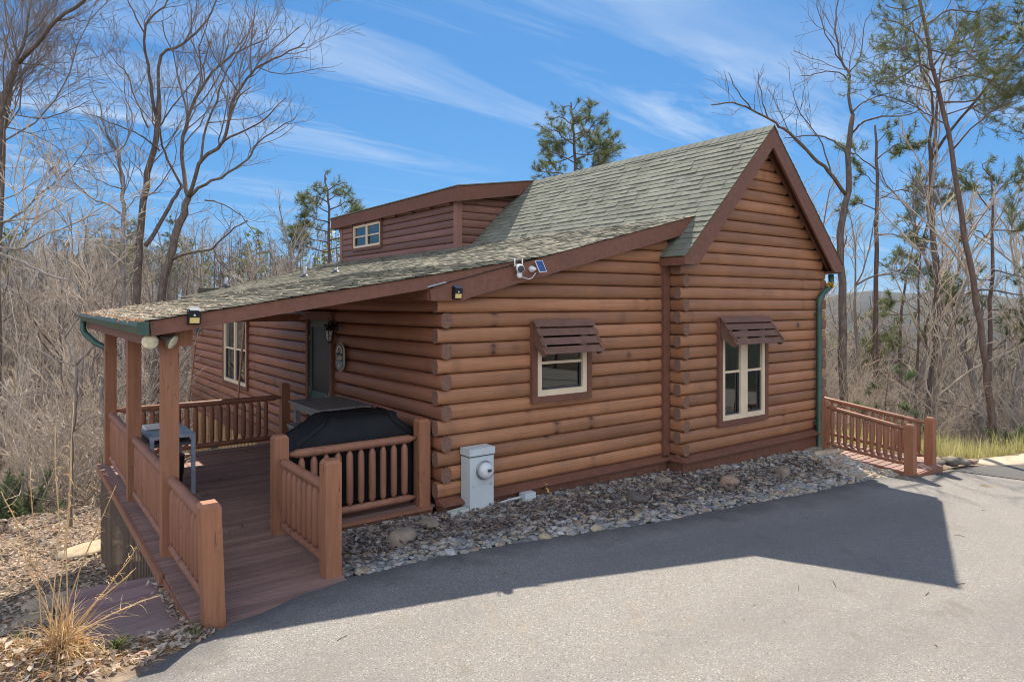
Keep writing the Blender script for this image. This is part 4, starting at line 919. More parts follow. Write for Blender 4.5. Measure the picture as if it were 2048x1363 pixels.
# stone heap + slabs right of the ramp
for i, (x, y, sx, sy, sz, tn) in enumerate([(10.15, -1.95, .28, .14, .07, .2), (10.45, -2.1, .2, .13, .09, .0), (10.7, -2.15, .22, .15, .08, .35), (10.3, -1.75, .25, .2, .06, .6), (10.95, -2.3, .15, .1, .06, .8), (9.95, -1.7, .22, .2, .05, .9)]):
    m = MB(); rock(m, (x, y, zd(x)+.03+sz*.3), sx, sy, sz, 300+i, (0, 0, tn), 2, .3, i*.9, .7)
    tag(m.build('heap_stone', 'rock', None, (x, y, zd(x))), ('stone in the heap beyond the far ramp post, ' + ['nearest the post', 'darkest of the heap', 'brown one on the right', 'wide one at the back', 'smallest one by the road edge', 'pale one behind the post'][i]), 'stone', 'stones heaped beyond the ramp')
for i, (x, y, a) in enumerate([(12.1, -2.55, 1.0), (13.6, -2.75, .9)]):
    m = MB(); rock(m, (x, y, zd(x)+.0), .8*a, .33, .05, 400+i, (0, 0, .8), 3, .12, -.2, .6); tag(m.build('flagstone', 'flagstone', None, (x, y, zd(x))), ['broad tan flagstone along the road edge before the tall grass', 'second tan flagstone at the right border before the tall grass'][i], 'flagstone', 'flagstones by the road')
# flagstones on the left slope
for i, (px, py, z, sx, sy, lab) in enumerate([(118, 1165, -1.0, .46, .33, 'large sandy flagstone step left of the wooden landing'), (180, 1080, -1.4, .5, .32, 'sandy flagstone step beside the deck skirt'), (60, 1215, -.8, .2, .12, 'small stone on the slope at the left border')]):
    p = on(px, py, 2, z); m = MB(); p.z = max(H(p.x, p.y), z-.3)+.04; rock(m, p, sx, sy, .07, 600+i, (0, 0, .5), 3, .14, .3*i, .6); tag(m.build('flagstone', 'flagstone', None, p), lab, 'flagstone', 'stepping stones on the left slope')
# leaf litter, left slope and foreground
m = MB()
def scatter_leaves(n, fx, fy, size, tones=None, lift=.02):
    for i in range(n):
        x, y = fx(), fy()
        if y < edge_y(x)+.03 and x > -4.75: continue
        if -4.27 < x < -3.3 and -1.45 < y < .35: continue
        if x > -3.36 and -.3 < y < 5.3: continue
        leaf(m, (x, y, H(x, y)+R2.uniform(0, lift+.02)), R2.uniform(*size), R2)
scatter_leaves(13000, lambda: R2.uniform(-6.3, -2.6), lambda: R2.uniform(-.5, 11.5), (.05, .12))
scatter_leaves(4200, lambda: R2.uniform(-6.0, -3.2), lambda: R2.uniform(-2.5, -.5), (.04, .10))
for i in range(260): y = R2.uniform(-1.7, -.1); leaf(m, (-3.36+R2.gauss(0, .035), y, -.19-.06*(y+1.4)*.6+R2.uniform(0, .05)), R2.uniform(.03, .08), R2)
tag(m.build('leaf_litter', 'dead_leaf'), 'dry tan leaf litter covering the slope left of the porch', 'leaves', kind='stuff')
m = MB()
for i in range(420): leaf(m, (gx-R2.uniform(-.02, .1), R2.uniform(YR, PY1), 2.325+R2.uniform(0, .035)), R2.uniform(.04, .09), R2, R2.choice([.3, .6, .9, 1., .97]))
for i in range(700):
    x = min(-.2, -3.45+R2.expovariate(1/.5)); leaf(m, (x, R2.uniform(YR, PY1), porch_z(x)+.022), R2.uniform(.03, .07), R2, None, .15)
tag(m.build('gutter_leaves', 'dead_leaf'), 'dry leaves packed in the porch gutter and along the roof edge', 'leaves', kind='stuff')
m = MB()
for i in range(46):
    x, y = R2.uniform(-2.9, -1.9), R2.uniform(.4, 5.0)
    if R2.random() < .3: x = R2.uniform(-2.6, -.3); y = R2.uniform(3.4, 5)
    leaf(m, (x, y, DZ+.02), R2.uniform(.05, .11), R2, None, .4)
tag(m.build('deck_leaves', 'mulch_leaf'), 'a few dry leaves scattered on the porch deck boards', 'leaves', kind='stuff')
m = MB()
for i in range(34):
    x, y = R2.uniform(-3.5, 9), R2.uniform(-7, -1.5)
    if y > edge_y(x)-.05: continue
    if R2.random() < .45: leaf(m, (x, y, zd(x)+.008), R2.uniform(.02, .05), R2, None, .25)
    else:
        a = R2.uniform(0, 6.28); q = V((x, y, zd(x)+.006)); d = V((math.cos(a), math.sin(a), 0))*R2.uniform(.03, .09); m.tube([q, q+d+V((0, 0, .006)), q+d*2], .003, 3, lc=(0, 0, .2))
tag(m.build('driveway_litter', 'mulch_leaf'), 'scattered leaf bits and small twigs on the asphalt driveway', 'litter', kind='stuff')
# grasses
def blade(mb, p, d, L, w, droop, r, tone, n=4):
    d = V(d).normalized(); s = d.cross(V((0, 0, 1))); s = s.normalized() if s.length > 1e-3 else V((1, 0, 0)); a = r.uniform(0, 3.14); s = (s*math.cos(a)+d.cross(s)*math.sin(a)); p = V(p); prev = None; lc = (0, 0, tone)
    for i in range(n+1):
        t = i/n; ww = w*(1-t*.85); i2 = (mb.vert(p-s*ww, lc), mb.vert(p+s*ww, lc))
        if prev: mb.face((prev[0], prev[1], i2[1], i2[0]), True)
        prev = i2; d = (d+V((0, 0, -droop/n))).normalized(); p = p+d*(L/n)
def tuft(mb, c, n, L, w, spread, droop, r, tone=(.2, .9)):
    for i in range(n):
        a = r.uniform(0, 6.28); k = abs(r.gauss(0, spread)); blade(mb, (c[0]+r.gauss(0, .06)*L, c[1]+r.gauss(0, .06)*L, c[2]), (math.cos(a)*k, math.sin(a)*k, 1), L*r.uniform(.4, 1.1), w*r.uniform(.6, 1.2), droop*r.uniform(.3, 1.6), r, r.uniform(*tone))
gp = V((-4.27, -2.05, 0)); gp.z = H(gp.x, gp.y)
dg_ = thing('dry_grass_clump', gp, 'tan dry clump of broom grass with tall seed stalks at the driveway edge', 'grass clump')
m = MB(); tuft(m, gp, 420, .34, .0042, .75, 3.6, R2, (.2, 1)); tuft(m, gp+V((-.17, .08, 0)), 240, .26, .004, .9, 4.2, R2, (.1, .9)); tuft(m, gp+V((.13, .05, 0)), 200, .28, .004, .9, 4.2, R2, (.2, 1)); tuft(m, gp+V((.02, .12, 0)), 150, .5, .0038, .5, 2.2, R2, (.3, 1)); m.build('blades', 'dry_grass', dg_)
m = MB()
for (px, py, px2, py2, dp) in [(150, 1180, 60, 930, .1), (170, 1170, 110, 850, .2), (180, 1180, 142, 880, -.1), (185, 1190, 148, 800, .05), (200, 1200, 232, 970, .3), (160, 1190, 5, 990, -.2), (150, 1210, 2, 1075, -.1), (190, 1220, 275, 1090, .0), (200, 1230, 272, 1135, -.15), (180, 1240, 320, 1190, -.2), (205, 1245, 222, 1305, -.3)]:
    a = gp; b = at(px2, py2, 4.65+dp); c = gp+V((R2.gauss(0, .05), R2.gauss(0, .05), .02)); md = c*.5+b*.5+V((R2.gauss(0, .03), R2.gauss(0, .03), .06)); pts = [c, c*.72+md*.28+V((0, 0, .02)), md, md*.4+b*.6+V((R2.gauss(0, .02), 0, .012)), b]
    m.tube(pts, [.0065, .0058, .005, .0045, .002], 4, lc=(0, 0, R2.uniform(.6, 1)))
    for k in range(16):
        t = R2.uniform(.45, 1); q = pts[2]*(1-(t-.5)*2)+pts[4]*((t-.5)*2) if t > .5 else pts[2]; blade(m, q, (R2.gauss(0, .5), R2.gauss(0, .5), .6), R2.uniform(.05, .14), .0025, 2, R2, R2.uniform(.5, 1))
m.build('stalks', 'dry_grass', dg_)
m = MB()
for i in range(5500):
    x, y = R2.uniform(-5.6, -3.5), R2.uniform(-2.45, -1.25)
    if y < edge_y(x)+.05: continue
    a = R2.uniform(0, 6.28); blade(m, (x, y, H(x, y)+.01), (math.cos(a), math.sin(a), R2.uniform(.0, .5)), R2.uniform(.06, .2), .003, R2.uniform(.5, 2), R2, R2.uniform(0, 1), 3)
tag(m.build('dry_thatch', 'dry_grass'), 'matted dry straw along the left driveway edge', 'straw', kind='stuff')
for i, (px, py, n, lab) in enumerate([(232, 1312, 90, 'small bright green weed tuft below the dry grass clump'), (390, 1262, 45, 'low green weeds at the foot of the leaning end post'), (40, 1345, 40, 'little green tuft in the bottom left corner'), (40, 1270, 50, 'dark green low plant on the shaded slope at the left border')]):
    p = on(px, py, 2, -.05); p.z = H(p.x, p.y); m = MB(); tuft(m, p, n, .16, .006, .7, 1.6, R2, (.1, .9)); tag(m.build('weed_tuft', 'green_grass', None, p), lab, 'weed', 'green weeds at the driveway edge')
m = MB()
for i in range(1500):
    px = R2.uniform(1500, 2200); d = R2.uniform(15.4, 18.5); p = at(px, 800, d); z = H(p.x, p.y)
    if p.y < edge_y(p.x)+.8 or p.x < 10.2 and p.y < 1: continue
    tuft(m, (p.x, p.y, z), 9, R2.uniform(.35, .75), .006, .28, .9, R2, (0, 1))
tag(m.build('tall_grass', 'tall_grass'), 'tall pale green grass growing beyond the ramp at the right', 'grass', kind='stuff')
# ================================================================== TREES
def grow(mb, p, d, L, r, lev, R, P, tips=None):
    """one limb with its side branches. P: per-tree settings"""
    n = max(2, min(6, int(L/.28)+1)); pts = [V(p)]; d = V(d).normalized(); rs = [r]; up = P.get('up', .12); wob = P.get('wob', .2)
    r1 = max(P.get('rmin', .0035), r*(.42 if lev else .5))
    for i in range(n):
        d = (d+V((R.gauss(0, wob), R.gauss(0, wob), R.gauss(0, wob)+up))*(.55 if lev == 0 else .8)).normalized()
        pts.append(pts[-1]+d*(L/n)); rs.append(r+(r1-r)*(i+1)/n)
    sides = 7 if r > .06 else (5 if r > .02 else 3)
    mb[0 if r > P.get('rtrunk', .035) else 1].tube(pts, rs, sides, False)
    kids(mb, pts, rs, L, lev, R, P, tips)
    return pts
def kids(mb, pts, rs, L, lev, R, P, tips, t0=.22):
    if lev >= P['lev']:
        if tips is not None:
            for q_ in range(1, len(pts)): tips.append((pts[q_], (pts[q_]-pts[q_-1]).normalized())); tips.append((pts[q_].lerp(pts[q_-1], .5), (pts[q_]-pts[q_-1]).normalized()))
        return
    nk = max(2, int(P['kids'][min(lev, len(P['kids'])-1)]*L*R.uniform(.8, 1.2)/P.get('unit', 1.0)+.5)); nk = min(nk, P.get('maxk', 14))
    for k in range(nk):
        t = t0+(1-t0)*((k+R.random())/nk); f = t*(len(pts)-1); i = min(int(f), len(pts)-2); q = pts[i].lerp(pts[i+1], f-i); dd = (pts[i+1]-pts[i]).normalized(); rr = rs[i]+(rs[i+1]-rs[i])*(f-i)
        a = R.uniform(*P.get('ang', (.5, 1.0))); ax = dd.orthogonal().normalized(); ax.rotate(Quaternion(dd, R.uniform(0, 6.283))); nd = V(dd); nd.rotate(Quaternion(ax, a))
        nd = (nd+V((0, 0, P.get('rise', .25)))).normalized()
        l2 = L*R.uniform(*P.get('ratio', (.35, .6)))*(1.15-.6*t); 
        if l2 < P.get('lmin', .12): continue
        grow(mb, q, nd, l2, min(rr*.62, max(P.get('rmin', .0035), l2*P.get('thick', .014))), lev+1, R, P, tips)
    # the leader goes on
def needles(mb, tips, R, n=9, L=.16, w=.006, spread=.75):
    for (p, d) in tips:
        tn = R.random()
        for k in range(n):
            dd = (d*.6+V((R.gauss(0, spread), R.gauss(0, spread), R.gauss(.1, spread)))).normalized(); s = dd.orthogonal().normalized(); s.rotate(Quaternion(dd, R.uniform(0, 3.14)))
            l = L*R.uniform(.6, 1.2); q = p-d*R.uniform(0, L*.8); lc = (0, 0, min(1, max(0, tn*.6+R.random()*.4)))
            mb.face([mb.vert(q-s*w, lc), mb.vert(q+s*w, lc), mb.vert(q+dd*l+s*w*.5, lc), mb.vert(q+dd*l-s*w*.5, lc)])
def tree_thing(name, org, label, cat, group, A, B, ba, bb, F=None, fm='needle'):
    t = thing(name, org, label, cat, group)
    if A.v: A.build('trunk', ba, t)
    if B.v and B is not A: B.build('crown', bb, t)
    if F and F.v: F.build('foliage', fm, t)
    return t
def px_poly(pp, d, dj=0, R=None):
    """trace: list of (px,py[,extra depth]) -> points"""
    out = []
    for q in pp: out.append(at(q[0], q[1], d+(q[2] if len(q) > 2 else 0)))
    return out
def smooth(pts, rs, k=2):
    o = []; orr = []
    for i in range(len(pts)-1):
        a, b = pts[i], pts[i+1]; p0 = pts[i-1] if i else a*2-b; p3 = pts[i+2] if i+2 < len(pts) else b*2-a
        for j in range(k):
            t = j/k; t2, t3 = t*t, t*t*t
            o.append(.5*((2*a)+(b-p0)*t+(2*p0-5*a+4*b-p3)*t2+(3*a-p0-3*b+p3)*t3)); orr.append(rs[i]+(rs[i+1]-rs[i])*t)
    o.append(pts[-1]); orr.append(rs[-1]); return o, orr
def traced(name, label, cat, group, limbs, d, P, seed, ba, bb, sc=1., off=(0, 0), pine=False, base=None, fm='needle', nn=9, nl=.16, nw=.006):
    """limbs: list of (pixel polyline, start diameter px, end diameter px, kids?)"""
    R = random.Random(seed); A, B, F = MB(), MB(), MB(); tips = [] if pine else None; org = None
    if pine: B = A
    for lb in limbs:
        pp = [((q[0]/sc)+off[0], (q[1]/sc)+off[1], *q[2:]) for q in lb[0]]; pts = px_poly(pp, d); k = d/FPX
        if org is None and base is not None:
            z_ = H(pts[0].x, pts[0].y)-.2; far_ = abs(z_-pts[0].z) > .8; pts[0].z = z_
            if far_ and len(pts) > 3: pts[1] = pts[0].lerp(pts[2], .55)
        n = len(pts); rs = [k*.37*(lb[1]+(lb[2]-lb[1])*i/(n-1)) for i in range(n)]
        pts, rs = smooth(pts, rs, 3); pts = [q+V((R.gauss(0, .02), R.gauss(0, .02), R.gauss(0, .015)))*(d/20) if 0 < i < len(pts)-1 else q for i, q in enumerate(pts)]
        if org is None: org = V((pts[0].x, pts[0].y, H(pts[0].x, pts[0].y)))
        A.tube(pts, rs, 8 if rs[0] > .05 else 6, True)
        if len(lb) < 4 or lb[3]:
            L = sum((pts[i+1]-pts[i]).length for i in range(len(pts)-1)); PP = dict(P); t0 = lb[4] if len(lb) > 4 else .25
            kids((A, B), pts, rs, L*(lb[3] if len(lb) > 3 and lb[3] is not True else 1), 0, R, PP, tips, t0)
            if pine: tips.append((pts[-1], (pts[-1]-pts[-2]).normalized()))
    if pine: needles(F, tips, R, nn, nl, nw)
    return tree_thing(name, org, label, cat, group, A, B, ba, bb, F if pine else None, fm)
PB = dict(lev=4, kids=(2.8, 3.4, 3.8, 4.0), ratio=(.3, .56), ang=(.4, 1.15), rise=.2, up=.08, wob=.24, thick=.0095, maxk=22, lmin=.2, rmin=.005)
S1 = 2.199
# --- the pair of many stemmed trees left of centre
traced('bare_tree', 'big dark leafless tree with spreading limbs rising behind the porch roof, right of the pair', 'tree', 'tall leafless trees left', [
    ([(640, 1780), (700, 1370), (715, 1290), (745, 1150), (790, 980), (830, 870)], 27, 17, .35, .6),
    ([(830, 870), (805, 760, .5), (805, 640, .8), (825, 520, 1), (880, 400, 1.3), (965, 285, 1.5), (1060, 220, 1.6), (1180, 170, 1.8)], 13, 3),
    ([(830, 870), (880, 720, -.5), (985, 620, -1), (1008, 500, -1.3), (1060, 380, -1.5), (1130, 300, -1.7), (1240, 240, -2), (1340, 190, -2)], 11, 3),
    ([(830, 870), (900, 810, .3), (1000, 760, .8), (1085, 700, 1.2), (1130, 635, 1.5), (1230, 560, 1.8), (1300, 520, 2)], 9, 2),
    ([(880, 720), (900, 600, .4), (950, 440, .6), (1000, 310, .8), (1080, 180, 1), (1120, 80, 1)], 7, 2),
    ([(760, 1140), (860, 1108, -.8), (940, 1088, -1.4), (1010, 1020, -1.8), (1090, 970, -2)], 8, 3, .8),
    ([(940, 1095, -1.4), (960, 1150, -1.5), (1000, 1185, -1.5), (1110, 1195, -1.5)], 4, 1.5, .8),
    ([(985, 620, -1), (1080, 570, -1.4), (1170, 520, -1.8), (1260, 430, -2)], 6, 2),
    ([(900, 880), (960, 890), (1040, 930), (1100, 1000), (1150, 1100)], 4, 1.5)], 22, PB, 11, 'bark_dark', 'twig_dark', S1, base=True)
traced('bare_tree', 'big dark leafless tree with upright stems rising behind the porch roof, left of the pair', 'tree', 'tall leafless trees left', [
    ([(560, 1780), (590, 1400), (600, 1250), (610, 1130), (622, 950), (650, 760), (685, 600), (700, 440)], 24, 13, .4, .6),
    ([(700, 440), (708, 250, .3), (800, 195, .6), (890, 110, .9), (945, 20, 1.1), (950, -40, 1.2)], 9, 3),
    ([(690, 520), (665, 370, -.4), (645, 250, -.7), (638, 150, -1), (655, 90, -1), (720, 30, -1), (750, -20, -1)], 9, 3),
    ([(640, 1080), (700, 990, .5), (760, 880, 1), (800, 820, 1.2)], 12, 8, .3),
    ([(800, 820, 1.2), (735, 700, .8), (712, 620, .6), (705, 560, .4), (735, 500, .8), (815, 395, 1.2), (890, 300, 1.4), (930, 180, 1.6)], 7, 2),
    ([(638, 150, -1), (600, 80, -1), (560, 0, -1), (545, -40, -1)], 5, 2),
    ([(700, 660), (640, 610, -.6), (560, 570, -1), (440, 520, -1.6), (360, 490, -2)], 5, 1.5),
    ([(650, 560), (600, 440, 1), (560, 330, 1.4), (500, 260, 1.8), (440, 170, 2)], 5, 1.5)], 22.6, PB, 12, 'bark_dark', 'twig_dark', S1, base=True)
traced('bare_tree', 'slimmer leafless tree with pale blotched trunk left of the dark pair', 'tree', 'tall leafless trees left', [
    ([(548, 1700), (552, 1290), (545, 1000), (538, 830), (522, 690), (500, 640)], 13, 7, .4, .5),
    ([(522, 690), (545, 640, .3), (580, 540, .6), (545, 380, .8), (550, 250, .8)], 5, 1.5), ([(500, 640), (460, 560, -.4), (430, 450, -.6), (385, 360, -.8)], 5, 1.5),
    ([(540, 950), (480, 900, .6), (400, 870, 1), (330, 800, 1.4), (300, 700, 1.7), (260, 600, 2)], 6, 2), ([(535, 830), (470, 810, -.5), (400, 770, -1), (330, 690, -1.3)], 4, 1.5), ([(552, 930), (600, 870, .5), (680, 850, .8), (720, 830, 1)], 4, 1.5)], 21, PB, 13, 'bark_grey', 'twig_dark', S1, base=True)
traced('bare_tree', 'leafless tree forking at the top left corner of the photo', 'tree', 'tall leafless trees left', [
    ([(-130, 1500), (-60, 900), (0, 560), (30, 400), (72, 270)], 24, 16, .3, .5),
    ([(72, 270), (110, 170, .3), (130, 60, .6), (140, -60, .8)], 9, 4), ([(85, 275), (185, 170, -.5), (250, 90, -.8), (370, 0, -1.1), (420, -50, -1.2)], 11, 6),
    ([(110, 170), (170, 110, .4), (240, 20, .8), (300, -50, 1)], 5, 2), ([(100, 280), (180, 285, -.4), (230, 310, -.6), (280, 350, -.8)], 4, 1.5), ([(250, 90, -.8), (330, 85, -1), (390, 95, -1)], 4, 1.5),
    ([(20, 470), (80, 510, -.5), (200, 520, -1), (320, 480, -1.4), (400, 440, -1.6)], 4, 1.3), ([(30, 560), (150, 590, -.6), (250, 650, -1), (300, 700, -1)], 3.5, 1.3)], 19, PB, 14, 'bark_dark', 'twig_dark', S1, base=True)
traced('bare_tree', 'thin straight leafless trunk at the left border', 'tree', 'tall leafless trees left', [([(-20, 1500), (0, 880), (15, 680), (25, 560), (60, 380), (70, 200)], 11, 3, .8, .3)], 20, PB, 15, 'bark_dark', 'twig_dark', S1, base=True)
S2 = 2.84; O2 = (0, 520)
PS = dict(PB, lev=3, kids=(3., 4., 5), lmin=.12, ratio=(.3, .6), rise=.15)
traced('bare_sapling', 'pale slender leafless tree standing at the edge of the leaf litter left of the porch', 'tree', 'pale saplings by the porch', [
    ([(400, 1375), (405, 1180), (412, 1000), (428, 820), (432, 700), (436, 600)], 12, 8, .3, .3), ([(436, 600), (400, 500, .2), (370, 440, .3), (360, 330, .3), (350, 200, .4)], 7, 2), ([(436, 590), (520, 500, -.3), (600, 450, -.5), (690, 360, -.6)], 5, 1.5),
    ([(420, 600), (300, 560, .3), (200, 490, .6), (90, 470, .8)], 4.5, 1.5), ([(425, 970), (490, 910, -.2), (560, 880, -.4), (640, 860, -.5)], 5, 1.5), ([(410, 940), (330, 915, .3), (200, 940, .5)], 4, 1.2), ([(412, 780), (310, 745, .2), (180, 760, .5), (60, 780, .7)], 3.5, 1.2), ([(370, 440, .3), (440, 330, .3), (480, 200, .3)], 4, 1.2)], 12.6, PS, 16, 'bark_grey', 'twig_pale', S2, O2, base=True)
t_ = traced('broken_snag', 'leaning broken snag with a ragged top left of the porch posts', 'snag', None, [([(640, 1400), (620, 1120), (598, 920), (575, 760), (582, 690), (565, 655)], 13, 10, False)], 14.5, PS, 17, 'bark_grey', 'twig_pale', S2, O2, base=True)
S3 = 3.786; O3 = (0, 280)
traced('bare_tree', 'leafless tree reaching a long pale limb in from the left border', 'tree', None, [
    ([(-500, 2600), (-480, 1500), (-430, 700), (-400, 200)], 26, 14, .2, .5), ([(-450, 800), (-200, 810, -.2), (0, 865, -.4), (110, 900, -.4), (230, 960, -.5), (400, 1030, -.6), (530, 1072, -.7)], 12, 5, .35, .3), ([(460, 1050, -.6), (480, 1130, -.6), (520, 1230, -.7), (600, 1330, -.8)], 5, 2, .7),
    ([(-420, 500), (-150, 640, .3), (60, 610, .5), (260, 590, .6), (420, 510, .7), (560, 430, .8)], 8, 2.), ([(-430, 700), (-100, 780, -.8), (120, 830, -1), (300, 740, -1.2), (520, 650, -1.4), (760, 560, -1.6)], 8, 2.), ([(-430, 1100), (-100, 1050, -.6), (100, 1130, -.8), (250, 1270, -1)], 6, 2.), ([(-420, 450), (-200, 420, .2), (50, 440, .3), (240, 330, .4), (300, 300, .5)], 6, 1.5)], 11.5, PS, 18, 'bark_grey', 'twig_pale', S3, O3, base=True)
# --- right side
S4 = 2.622; O4 = (1400, 0)
traced('bare_tree', 'tall dark leafless tree with a long limb arching over the gable peak', 'tree', None, [
    ([(760, 2350), (750, 2050), (748, 1600), (738, 1300), (745, 1150), (775, 1000), (782, 800), (800, 600)], 24, 13, .25, .45),
    ([(800, 600), (778, 500, .2), (780, 400, .4), (742, 320, .5), (712, 200, .6), (708, 90, .7), (730, -30, .8)], 9, 3), ([(765, 1020), (700, 935, -.5), (620, 850, -.9), (530, 760, -1.2), (440, 672, -1.5), (375, 635, -1.6), (270, 575, -1.8), (170, 542, -2), (60, 550, -2.1)], 10, 3, .6),
    ([(270, 575, -1.8), (195, 480, -2), (150, 380, -2)], 4, 1.5), ([(360, 625, -1.6), (330, 540, -1.4), (305, 380, -1.2)], 4, 1.3), ([(768, 790), (700, 740, .5), (620, 712, .8), (500, 716, 1.2), (440, 725, 1.4)], 6, 2), ([(795, 700), (860, 640, -.4), (960, 612, -.8), (1090, 600, -1.2), (1160, 570, -1.4)], 6, 2),
    ([(800, 590), (860, 530, .5), (950, 500, .8), (1050, 470, 1)], 5, 2), ([(770, 420), (700, 370, -.4), (600, 390, -.8), (520, 400, -1)], 4, 1.3), ([(740, 320), (680, 220, -.3), (630, 100, -.5), (615, 0, -.6)], 4, 1.5), ([(770, 400), (840, 300, .3), (860, 150, .5), (900, 50, .6)], 4, 1.5), ([(690, 930, -.5), (640, 760, .2), (560, 640, .4), (490, 520, .6), (500, 440, .8)], 4, 1.5)], 20.5, PB, 21, 'bark_dark', 'twig_dark', S4, O4, base=True)
PP_ = dict(lev=2, kids=(4.4, 4.6), ratio=(.3, .62), ang=(.5, 1.0), rise=.12, up=.08, wob=.16, thick=.012, maxk=20, lmin=.12, rmin=.005, rtrunk=.03)
def pine_limbs(trunk, limbs, d0, d1): return [(trunk, d0, d1, False)]+limbs
traced('leaning_pine', 'tall pine with a bare leaning trunk and ragged high crown at the right', 'pine', None, pine_limbs([(1996, 868), (1982, 780), (1966, 690), (1945, 560), (1925, 430), (1903, 300), (1880, 200), (1860, 90), (1838, 0), (1815, -60)], [
    ([(1868, 130), (1900, 90, .3), (1940, 75, .5), (1975, 45, .6)], 6, 2), ([(1880, 165), (1930, 150, -.3), (1980, 160, -.5), (2008, 180, -.6)], 5, 2), ([(1862, 100), (1830, 70, .3), (1795, 45, .5), (1765, 40, .6)], 5, 2), ([(1870, 140), (1840, 130, -.4), (1810, 150, -.7), (1775, 165, -.9), (1750, 170, -1)], 6, 2), ([(1850, 50), (1900, 20, .3), (1950, 25, .5), (1990, 10, .5)], 5, 2), ([(1842, 10), (1800, 20, .3), (1770, 10, .5)], 5, 2),
    ([(1895, 250), (1850, 225, .5), (1800, 200, .8), (1760, 190, 1)], 4, 1.5), ([(1905, 300), (1960, 240, -.4), (2000, 215, -.6), (2025, 205, -.7)], 5, 2), ([(1888, 205), (1950, 200, .4), (2000, 190, .6), (2020, 170, .7)], 5, 2), ([(1883, 190), (1855, 150, -.3), (1830, 120, -.4), (1800, 110, -.4)], 4, 2), ([(1845, 30), (1820, 45, .8), (1790, 75, 1.3), (1770, 85, 1.6)], 4, 2), ([(1862, 100), (1900, 110, -1), (1935, 100, -1.6), (1965, 110, -2)], 4, 2), ([(1872, 150), (1900, 130, 1), (1940, 120, 1.6), (1985, 120, 2)], 4, 2), ([(1835, -10), (1870, -20, -.6), (1920, -15, -1), (1960, -30, -1.2)], 4, 2), ([(1878, 185), (1840, 175, .8), (1800, 160, 1.4), (1765, 130, 1.8)], 4, 2), ([(1890, 230), (1940, 215, 1), (1975, 235, 1.6), (2010, 225, 2)], 4, 2), ([(1855, 75), (1820, 95, -1), (1790, 100, -1.6)], 4, 2), ([(1912, 340), (1945, 350, .3), (1985, 345, .5)], 3, 1, .25), ([(1920, 390), (1890, 370, .3), (1850, 375, .6), (1810, 360, .8)], 3, 1, .2), ([(1930, 450), (1960, 430, -.3), (1990, 440, -.5)], 3, 1, .2)], 20, 7), 17.7, dict(PP_, kids=(5., 5.)), 22, 'bark_pine', 'twig_dark', pine=True, base=True, nn=9, nl=.12, nw=.0042)
# dead lower limbs of the leaning pine are drawn as its own bare limbs
traced('pine_tree', 'straight pine with a thin drooping crown between the arching tree and the leaning pine', 'pine', 'pines at the right', pine_limbs([(1750, 850), (1750, 700), (1752, 500), (1754, 380), (1752, 290), (1750, 250)], [
    ([(1753, 320), (1790, 290, .5), (1830, 285, .8)], 4, 1.5), ([(1753, 340), (1715, 310, -.5), (1690, 300, -.8)], 4, 1.5), ([(1752, 400), (1800, 380, .6), (1850, 390, 1), (1880, 410, 1.2)], 4, 1.5), ([(1752, 420), (1710, 405, .6), (1680, 420, 1)], 4, 1.5), ([(1752, 470), (1800, 470, -.6), (1850, 490, -1)], 4, 1.5), ([(1752, 290), (1775, 265), (1790, 250)], 3, 1.5), ([(1752, 520), (1790, 540, .5), (1840, 530, .8)], 3, 1), ([(1752, 370), (1725, 350, .3), (1700, 355, .5)], 3, 1)], 16, 5), 27, PP_, 23, 'bark_pine', 'twig_dark', pine=True, base=True, nl=.2, nw=.009)
traced('pine_tree', 'pine with tiered sunlit boughs behind the leaning trunk at the right border', 'pine', 'pines at the right', pine_limbs([(1975, 860), (1978, 700), (1982, 550), (1985, 430), (1978, 340)], [
    ([(1980, 400), (2010, 370, .5), (2050, 360, .8)], 4, 1.5), ([(1980, 420), (1950, 380, -.5), (1930, 370, -.8)], 4, 1.5), ([(1984, 460), (2030, 460, .6), (2070, 470, 1)], 4, 1.5), ([(1984, 480), (1950, 460, .6), (1920, 475, 1)], 4, 1.5), ([(1982, 540), (2030, 550, -.6), (2080, 560, -1)], 4, 1.5), ([(1982, 560), (1940, 560, -.6), (1905, 580, -1)], 4, 1.5), ([(1980, 620), (2030, 620, .6), (2080, 640, 1)], 4, 1.5), ([(1980, 640), (1940, 640, .6), (1900, 660, .9)], 4, 1.5), ([(1978, 700), (2030, 690, .5), (2070, 720, .8)], 4, 1.2), ([(1978, 350), (1965, 330), (1990, 320)], 3, 1)], 15, 4), 23, PP_, 24, 'bark_pine', 'twig_dark', pine=True, base=True, nl=.19, nw=.008)
traced('pine_tree', 'dark pine boughs hanging in at the upper right corner', 'pine', 'pines at the right', pine_limbs([(2210, 860), (2190, 500), (2170, 200), (2150, 0), (2140, -80)], [
    ([(2160, 60), (2090, 40, .2), (2040, 45, .3), (2022, 50, .3)], 5, 2), ([(2165, 130), (2100, 100, -.3), (2045, 80, -.4)], 5, 2), ([(2170, 200), (2100, 150, .4), (2035, 140, .6)], 5, 2), ([(2175, 260), (2100, 260, .4), (2040, 280, .6)], 4, 2)], 20, 8), 17, PP_, 25, 'bark_pine', 'twig_dark', pine=True, base=True, nl=.15, nw=.007)
